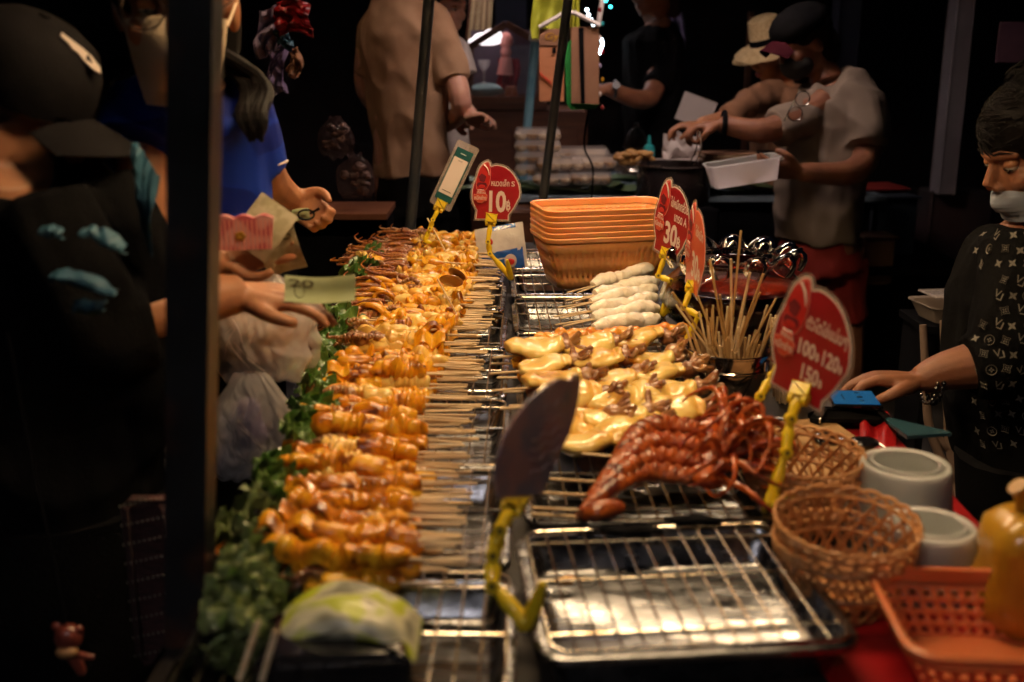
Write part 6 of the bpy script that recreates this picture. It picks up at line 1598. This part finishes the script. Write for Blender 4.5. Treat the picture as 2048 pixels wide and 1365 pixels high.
obj('cloud_reflection', J(ell(S_(965, 78, y + .1), (.05, .02, .03)), ell(S_(985, 72, y + .1), (.05, .02, .035)), ell(S_(950, 84, y + .1), (.035, .02, .02)), ell(S_(975, 84, y + .1), (.07, .02, .018))), M('reflection glow', (1, 1, 1), .4, emit=(1, .88, .9), estr=1.6), t)  # glowing shapes imitate a lamp reflected in the glass front
tag(obj('figurine', J(ell(S_(1012, 82, y + .2), (.035, .03, .045)), ell(S_(1012, 105, y + .2), (.03, .03, .035)), limb([S_(1012, 115, y + .2), S_(1010, 150, y + .2)], [.03, .045])), m_pink), 'pink and white figurine standing inside the gabled case', 'figurine')
tag(obj('red_drape', sheet(lambda u, v: S_(995, 118, y + .24) + V((u * .11 + .01 * math.sin(v * 5), .01 * math.sin(u * 20), -v * .16)), 20, 10, .002), m_redc), 'dark red drape hanging inside the gabled case', 'drape')
tag(obj('goblet', lathe([(.001, -.07), (.03, -.07), (.006, -.06), (.005, -.01), (.03, .02), (.034, .05), (.03, .05), (.002, .0)], 24, S_(968, 140, y + .15)), m_lidc), 'pale glass goblet inside the gabled case', 'goblet')
tag(obj('cushion', ell(S_(972, 180, y + .15), (.09, .06, .035), nz=.1), M('pale teal cloth', (.28, .42, .42), .7)), 'pale teal cushion at the bottom of the gabled case', 'cushion')
jr = S_(1022, 186, y + .08)
t = thing('amber_jar', 'squat amber jar at the bottom right of the gabled case', 'jar', jr)
obj('jar', lathe([(.001, -.03), (.032, -.03), (.036, -.01), (.034, .012), (.026, .02), (.001, .02)], 24, jr), M('amber glaze', (.4, .1, .02), .3, coat=.5), t); obj('lid', lathe([(.028, .02), (.030, .028), (.02, .034), (.001, .035)], 24, jr), M('amber lid', (.3, .07, .02), .3), t)
c0 = wy(1010, 215, y + .15)
t = thing('dark_cabinet', 'dark red brown cabinet carrying the gabled display case', 'cabinet', (c0.x, y + .2, 0))
zt = p0_.z - .05
obj('carcass', box((c0.x + .05, y + .18, zt / 2), (.75, .40, zt), bev=.008), m_brownw, t)
for k in (-1, 1): obj('door', box((c0.x + .05 + k * .17, y - .03, zt / 2), (.32, .02, zt * .85), bev=.004), m_brownw, t)
for k in (-1, 1): obj('knob', ell((c0.x + .05 + k * .03, y - .05, zt * .6), (.012, .012, .012)), m_silver, t)
# pale lilac panel and hanging plant stems behind
pn = wy(1022, 20, 7.4)
tag(obj('banner', box((pn.x, 7.4, pn.z), (.20, .01, .62)), M('lilac blue banner', (.20, .22, .34), .6)), 'pale lilac banner hanging in the dark behind the gabled case', 'banner')
pn = wy(950, 15, 6.6)
t = thing('straw_bundle', 'bundle of yellow straw stalks left of the gabled case', 'straw', pn)
for k in range(12): obj('stalk', tube([pn + V((-.05 + .012 * k, 0, -.18)), pn + V((-.01 + .01 * k, 0, .12 + q.uniform(-.05, .08)))], .006, 6), m_straw if k % 3 else m_brownw, t)

# ================================================================ hanging bags on the slanting pole
y = 4.25
hb = wy(1105, 130, y)
def quad(name, par, pts, y_, mt, th=.006):
    P = [wy(a, b, y_) for a, b in pts]; c = P[0]; n = V((0, 1, 0)) * th
    vs = P + [p + n for p in P]; k = len(P)
    return obj(name, (vs, [tuple(range(k)), tuple(reversed(range(k, 2 * k)))] + [(i, i + k, (i + 1) % k + k, (i + 1) % k) for i in range(k)]), mt, par, False)
t = thing('gift_box', 'peach paper gift box with brown top and scribbled gold writing', 'box', wy(1105, 200, y))
quad('front', t, [(1079, 92), (1128, 92), (1128, 203), (1079, 203)], y, m_peach, .10)
quad('top_band', t, [(1079, 58), (1128, 58), (1128, 91), (1079, 91)], y - .004, m_cardb, .10)
g = fit(text('Gy', 1, .01, 0, .2), 0, 0, 1, 1)
P0, P1, P2 = wy(1090, 84, y - .007), wy(1120, 84, y - .007), wy(1090, 66, y - .007)
obj('lettering', ([P0 + (P1 - P0) * v.x + (P2 - P0) * v.y for v in g[0]], g[1]), m_gourd, t)
quad('dark_slot', t, [(1105, 95), (1112, 95), (1112, 107), (1105, 107)], y - .006, m_dark, .004)
quad('red_stripe', t, [(1079, 143), (1103, 165), (1103, 170), (1079, 149)], y - .006, m_cardor, .004)
t = thing('paper_bag', 'tall brown paper bag with black band and green side', 'bag', wy(1170, 210, y))
quad('front', t, [(1143, 55), (1198, 52), (1198, 209), (1143, 207)], y, m_cardb, .08)
quad('black_band', t, [(1157, 56), (1167, 56), (1170, 208), (1162, 208)], y - .005, m_dark, .004)
quad('green_side', t, [(1129, 92), (1143, 80), (1143, 210), (1133, 208)], y + .02, m_leafg, .05)
quad('green_bottom', t, [(1133, 208), (1198, 209), (1192, 218), (1142, 220)], y + .02, m_leafg, .05)
t = thing('hanger', 'white plastic hanger holding the gift box and paper bag', 'hanger', wy(1140, 30, y))
for a, b in (((1078, 55), (1128, 27)), ((1148, 26), (1200, 52)), ((1128, 27), (1148, 26))): obj('hanger_arm', tube([wy(*a, y - .01), wy(*b, y - .01)], .0085, 8), m_whitepl, t)
tag(obj('lime_bag', sheet(lambda u, v: wy(1064 + u * 62 + 3 * math.sin(v * 6), -40 + v * 118, y + .15) + V((0, .02 * math.sin(u * 8) + .02 * noise.noise(V((u * 3, v * 3, 1))), 0)), 24, 24, .002), m_lime), 'sheer lime green cloth bag hanging behind the hanger', 'bag')
tag(obj('lime_ribbon', sheet(lambda u, v: wy(1140 + u * 18, -40 + v * 95, y + .1) + V((0, .012 * math.sin(u * 14), 0)), 18, 6, .002), m_lime), 'pleated lime ribbon hanging right of the slanting pole', 'ribbon')
tag(obj('white_strap', tube([wy(1205, 0, 4.6), wy(1196, 52, 4.6)], .010, 8), m_whitepl), 'white strap running up from the right end of the hanger', 'strap')
ty = thing('toy_strip', 'strip of little red, blue and white toys hanging beside the paper bag', 'toy', wy(1203, 150, 4.5))
for k, mt in enumerate((m_redc, m_tealb, m_white, m_redc, m_purple, m_gourd, m_white, m_redc)): obj('toy', ell(wy(1200 + (k % 2) * 5, 20 + k * 28, 4.55), (.007, .006, .010), nz=.3, sd=k), mt, ty)
tag(obj('cable', limb([wy(1180, 210, 4.3), wy(1168, 290, 4.4), wy(1186, 340, 4.45), wy(1180, 420, 4.5)], [.004, .004, .004, .004], 6), m_dark), 'thin black cable dangling in front of the food boxes', 'cable')
# string lights
t = thing('string_lights', 'glowing blue and white fairy lights strung behind the hanging bags', 'lights', wy(1210, 60, 5.6))
lp = [(1212, 2, 1), (1221, 14, 1), (1174, 20, 2), (1177, 30, 2), (1182, 40, 2), (1187, 50, 2), (1203, 80, 2), (1205, 86, 2), (1204, 92, 2), (1202, 99, 2), (1200, 106, 2), (1071, 128, 2)]
for k, (a, b, c) in enumerate(lp): obj('bulb', ell(wy(a, b, 5.6), (.0065, .0065, .0065), None, 10, 8), (m_led, m_ledg, m_ledw)[c], t)
obj('wire', J(tube([wy(a, b, 5.605) for a, b, c in lp[:2]], .002), tube([wy(a, b, 5.605) for a, b, c in lp[2:6]], .002), tube([wy(a, b, 5.605) for a, b, c in lp[6:11]], .002)), m_dark, t)

# ================================================================ dim wares hanging at the upper left
def garment(label, px0, py0, px1, py1, y_, mt, sd, name='hanging_cloth', cat_='cloth'):
    f = lambda u, v: wy(px0 + (px1 - px0) * u + 6 * math.sin(v * 5 + sd), py0 + (py1 - py0) * v + 8 * math.sin(u * 4 + sd), y_) + V((0, .05 * noise.noise(V((u * 4, v * 5, sd))), 0))
    return tag(obj(name, sheet(f, 20, 20, .003), mt), label, cat_)
garment('pale lilac cloth hanging highest behind the blue jersey customer', 515, 15, 560, 110, 3.6, m_purple, 1)
garment('lilac scarf end hanging lower beside the lilac cloth', 540, 95, 572, 190, 3.65, m_purple, 2)
garment('shiny red satin pouch hanging right of the lilac cloth', 552, 5, 622, 72, 3.55, m_redc, 3)
garment('blue toned cloth strip between the lilac cloth and red pouch', 548, 55, 582, 95, 3.6, m_teal, 4)
garment('dim peach cloth hanging beneath the red pouch', 575, 90, 600, 150, 3.8, m_pinkd if 'm_pinkd' in globals() else m_cardb, 5)
t = thing('clothes_rail', 'dark rail from which the lilac and red wares hang', 'rail', (wy(560, 0, 3.7).x, 3.7, 0))
a = wy(380, -40, 3.75); b = wy(690, -40, 3.75)
obj('bar', cyl(a, b, .012), m_pole, t); obj('upright', cyl((a.x, a.y, 0), a, .015), m_pole, t); obj('hanging_cord', cyl(b, b + V((0, 0, 1.0)), .003), m_pole, t)
for i, (px, py, r_, lab) in enumerate(((672, 275, .06, 'dim bag of dried snacks in the heap behind the customers'), (712, 352, .065, 'bag of dried food catching more light, beside the man in tan'))):
    c = wy(px, py, 3.9)
    t = thing('snack_bag', lab, 'bag', c)
    def sbf(s, c=c, r_=r_, i=i):
        def g(u, v):
            e = (math.sin(math.pi * min(max(u, .01), .99)) * math.sin(math.pi * min(max(v, .01), .99))) ** .5
            return c + V(((u - .5) * 2.2 * r_ * (.35 + .65 * math.sin(math.pi * min(v + .1, 1)) ** .6), s * r_ * .5 * e - .02 * abs(noise.noise(V((u * 8, v * 8, i + s)))), (v - .5) * 2.4 * r_ + .02 * noise.noise(V((u * 4, v * 4, i)))))
        return g
    for s in (-1, 1): obj('film', sheet(sbf(s), 30, 30), m_filmd, t)
    for k in range(9): obj('contents', ell(c + V((q.uniform(-.6, .6) * r_, 0, q.uniform(-.8, .6) * r_)), (r_ * .3, r_ * .2, r_ * .22), nz=.7, sd=k + i, fr=60), m_fawn, t)
t = thing('snack_shelf', 'dim shelf of the stall across the lane holding snack bags', 'shelf', (wy(680, 420, 3.95).x, 3.95, 0))
sc_ = wy(685, 410, 3.95)
obj('shelf_board', box((sc_.x, 3.95, sc_.z - .02), (.35, .3, .02)), m_brownw, t); obj('shelf_side', box((sc_.x, 4.0, sc_.z / 2 - .02), (.33, .2, sc_.z - .04)), m_dark, t)
# dim standing passers-by in the dark lane
def passer(label, px, py_head, y_, shm_, skinm):
    t = person(label, (wy(px, 300, y_).x, y_, 0))
    c = wy(px, py_head, y_); s = 1.0
    hd, hm = head_parts(c, (.3, -.9, -.1), 1, c + V((0, .02, -.2)))
    obj('body', union(J(hd, limb([c + V((0, 0, -.2)), c + V((0, 0, -.3)), c + V((0, 0, -.6)), c + V((0, 0, -.8))], [.05, .15, .14, .15], 16, .65, (0, 1, 0)),
        limb([c + V((-.16, 0, -.28)), c + V((-.24, 0, -.55)), c + V((-.2, -.15, -.75))], [.05, .042, .03]), hand(c + V((-.2, -.15, -.75)), (.1, -.4, -.9), (1, 0, 0), 1),
        limb([c + V((.16, 0, -.28)), c + V((.24, 0, -.55)), c + V((.2, -.15, -.75))], [.05, .042, .03]), hand(c + V((.2, -.15, -.75)), (-.1, -.4, -.9), (-1, 0, 0), -1),
        limb([c + V((-.08, 0, -.8)), c + V((-.09, 0, -c.z + .05))], [.08, .05]), limb([c + V((.08, 0, -.8)), c + V((.09, 0, -c.z + .05))], [.08, .05])), .010, 3), skinm, t)
    face_bits(t, hm, .2)
    obj('shirt', union(J(limb([c + V((0, 0, -.2)), c + V((0, 0, -.25)), c + V((0, 0, -.5)), c + V((0, 0, -.78))], [.07, .18, .165, .17], 18, .68, (0, 1, 0)), limb([c + V((-.13, 0, -.27)), c + V((-.22, 0, -.45))], [.07, .06]), limb([c + V((.13, 0, -.27)), c + V((.22, 0, -.45))], [.07, .06])), .012, 3, wrinkle(.01)), shm_, t)
    obj('trousers', union(J(limb([c + V((-.08, 0, -.75)), c + V((-.09, 0, -c.z + .08))], [.11, .08]), limb([c + V((.08, 0, -.75)), c + V((.09, 0, -c.z + .08))], [.11, .08])), .014, 2), m_blackc, t)
    obj('hair', X(ell((0, -.03, .03), (.088, .10, .09), nz=.1), hm), m_hair, t)
if False: passer('dim figure in a dark red top standing far back between the customers and the man in tan', 628, 95, 6.2, M('dark red cotton', (.015, .005, .007), .9, spec=.1), m_skind)

# ================================================================ right hand background
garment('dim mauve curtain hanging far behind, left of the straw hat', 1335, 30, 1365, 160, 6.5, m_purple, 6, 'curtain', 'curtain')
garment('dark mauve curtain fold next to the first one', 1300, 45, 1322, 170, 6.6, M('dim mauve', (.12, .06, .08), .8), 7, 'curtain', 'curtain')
a = wy(1497, 40, 6.3); b = wy(1497, 200, 6.3)
tag(obj('door_frame', box(((a.x + b.x) / 2, 6.3, .8), (.03, .03, 1.6)), m_brownw), 'thin brown upright just behind the straw hat', 'post')
cb = wy(1905, 615, 2.95)
t = thing('storage_tray', 'shallow pale plastic tray standing in the dark behind the vendor', 'tray', cb)
obj('tray_body', X(loops([rrect(.15, .11, .02, -.03), rrect(.19, .14, .02, .012), rrect(.20, .15, .02, .014), rrect(.20, .15, .02, .018), rrect(.18, .13, .02, .014), rrect(.15, .11, .02, -.02)], (True, True)), Matrix.Translation(cb) @ Matrix.Rotation(R(10), 4, 'Z')), M('grey plastic', (.30, .25, .22), .5), t)
obj('lid', X(box((0, 0, .04), (.16, .1, .006), R(8), .002), Matrix.Translation(cb)), m_lidc, t)
tag(obj('side_shelf', J(box((cb.x, 2.95, cb.z - .04), (.22, .2, .02)), box((cb.x - .09, 2.95, (cb.z - .05) / 2), (.02, .18, cb.z - .05)), box((cb.x + .09, 2.95, (cb.z - .05) / 2), (.02, .18, cb.z - .05))), m_dark), 'dark low shelf behind the vendor carrying the pale plastic tray', 'shelf')
ch = wy(1890, 860, 2.35)
t = thing('plastic_chair', 'brown grey plastic chair back beside the vendor, dimly lit', 'chair', (ch.x, 2.4, 0))
m_ch = M('brown grey plastic', (.20, .14, .11), .5)
P_ = [wy(1852, 700, 2.4), wy(1862, 940, 2.4)]
obj('back_post', limb([wy(1846, 650, 2.4), wy(1852, 760, 2.38), wy(1860, 860, 2.36), wy(1905, 965, 2.34)], [.008, .009, .010, .012], 10), m_ch, t)
obj('back_splat', limb([wy(1902, 640, 2.4), wy(1908, 760, 2.38), wy(1915, 880, 2.36), wy(1922, 955, 2.34)], [.026, .028, .030, .026], 14, .35, (0, 1, 0)), m_ch, t)
obj('back_post', limb([wy(1965, 640, 2.4), wy(1968, 760, 2.38), wy(1966, 880, 2.36), wy(1960, 955, 2.34)], [.008, .009, .010, .012], 10), m_ch, t)
obj('back_rail', limb([wy(1860, 860, 2.37), wy(1905, 900, 2.36), wy(1965, 880, 2.36)], [.010, .012, .010], 10), m_ch, t)
sz = wy(1915, 965, 2.34)
obj('seat', box((sz.x, 2.16, sz.z - .01), (.2, .36, .025), bev=.008), m_ch, t)
for sx in (-.08, .08):
    for sy in (2.02, 2.32): obj('leg', cyl((sz.x + sx, sy, 0), (sz.x + sx, sy, sz.z - .02), .014), m_ch, t)
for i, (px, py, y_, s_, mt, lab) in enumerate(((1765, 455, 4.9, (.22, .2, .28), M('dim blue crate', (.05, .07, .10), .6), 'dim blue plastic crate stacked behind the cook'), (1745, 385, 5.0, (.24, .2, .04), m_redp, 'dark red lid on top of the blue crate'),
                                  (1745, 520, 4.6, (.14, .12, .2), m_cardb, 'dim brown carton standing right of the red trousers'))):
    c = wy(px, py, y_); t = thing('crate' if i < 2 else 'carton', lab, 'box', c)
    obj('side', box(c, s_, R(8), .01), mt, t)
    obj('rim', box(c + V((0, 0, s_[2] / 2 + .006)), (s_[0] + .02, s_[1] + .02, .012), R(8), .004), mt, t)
t = thing('storage_stand', 'dark stand holding the crates behind the cook', 'stand', (wy(1760, 520, 4.9).x, 4.9, 0))
zc = wy(1765, 500, 4.9).z
obj('top', box((wy(1765, 500, 4.9).x, 4.85, zc - .02), (.5, .7, .03)), m_dark, t); obj('side', box((wy(1765, 500, 4.9).x, 4.9, zc / 2 - .02), (.45, .5, zc - .05)), m_dark, t)
pz = wy(2030, 85, 4.6); tag(obj('poster', box(pz, (.14, .01, .16), bev=.002), M('purple poster', (.14, .07, .11), .5, coat=.5, c2=(.2, .1, .14), scale=9)), 'dim purple poster at the far right above the vendor', 'poster')
print('objects', len(bpy.data.objects), 'skewers', nsk)
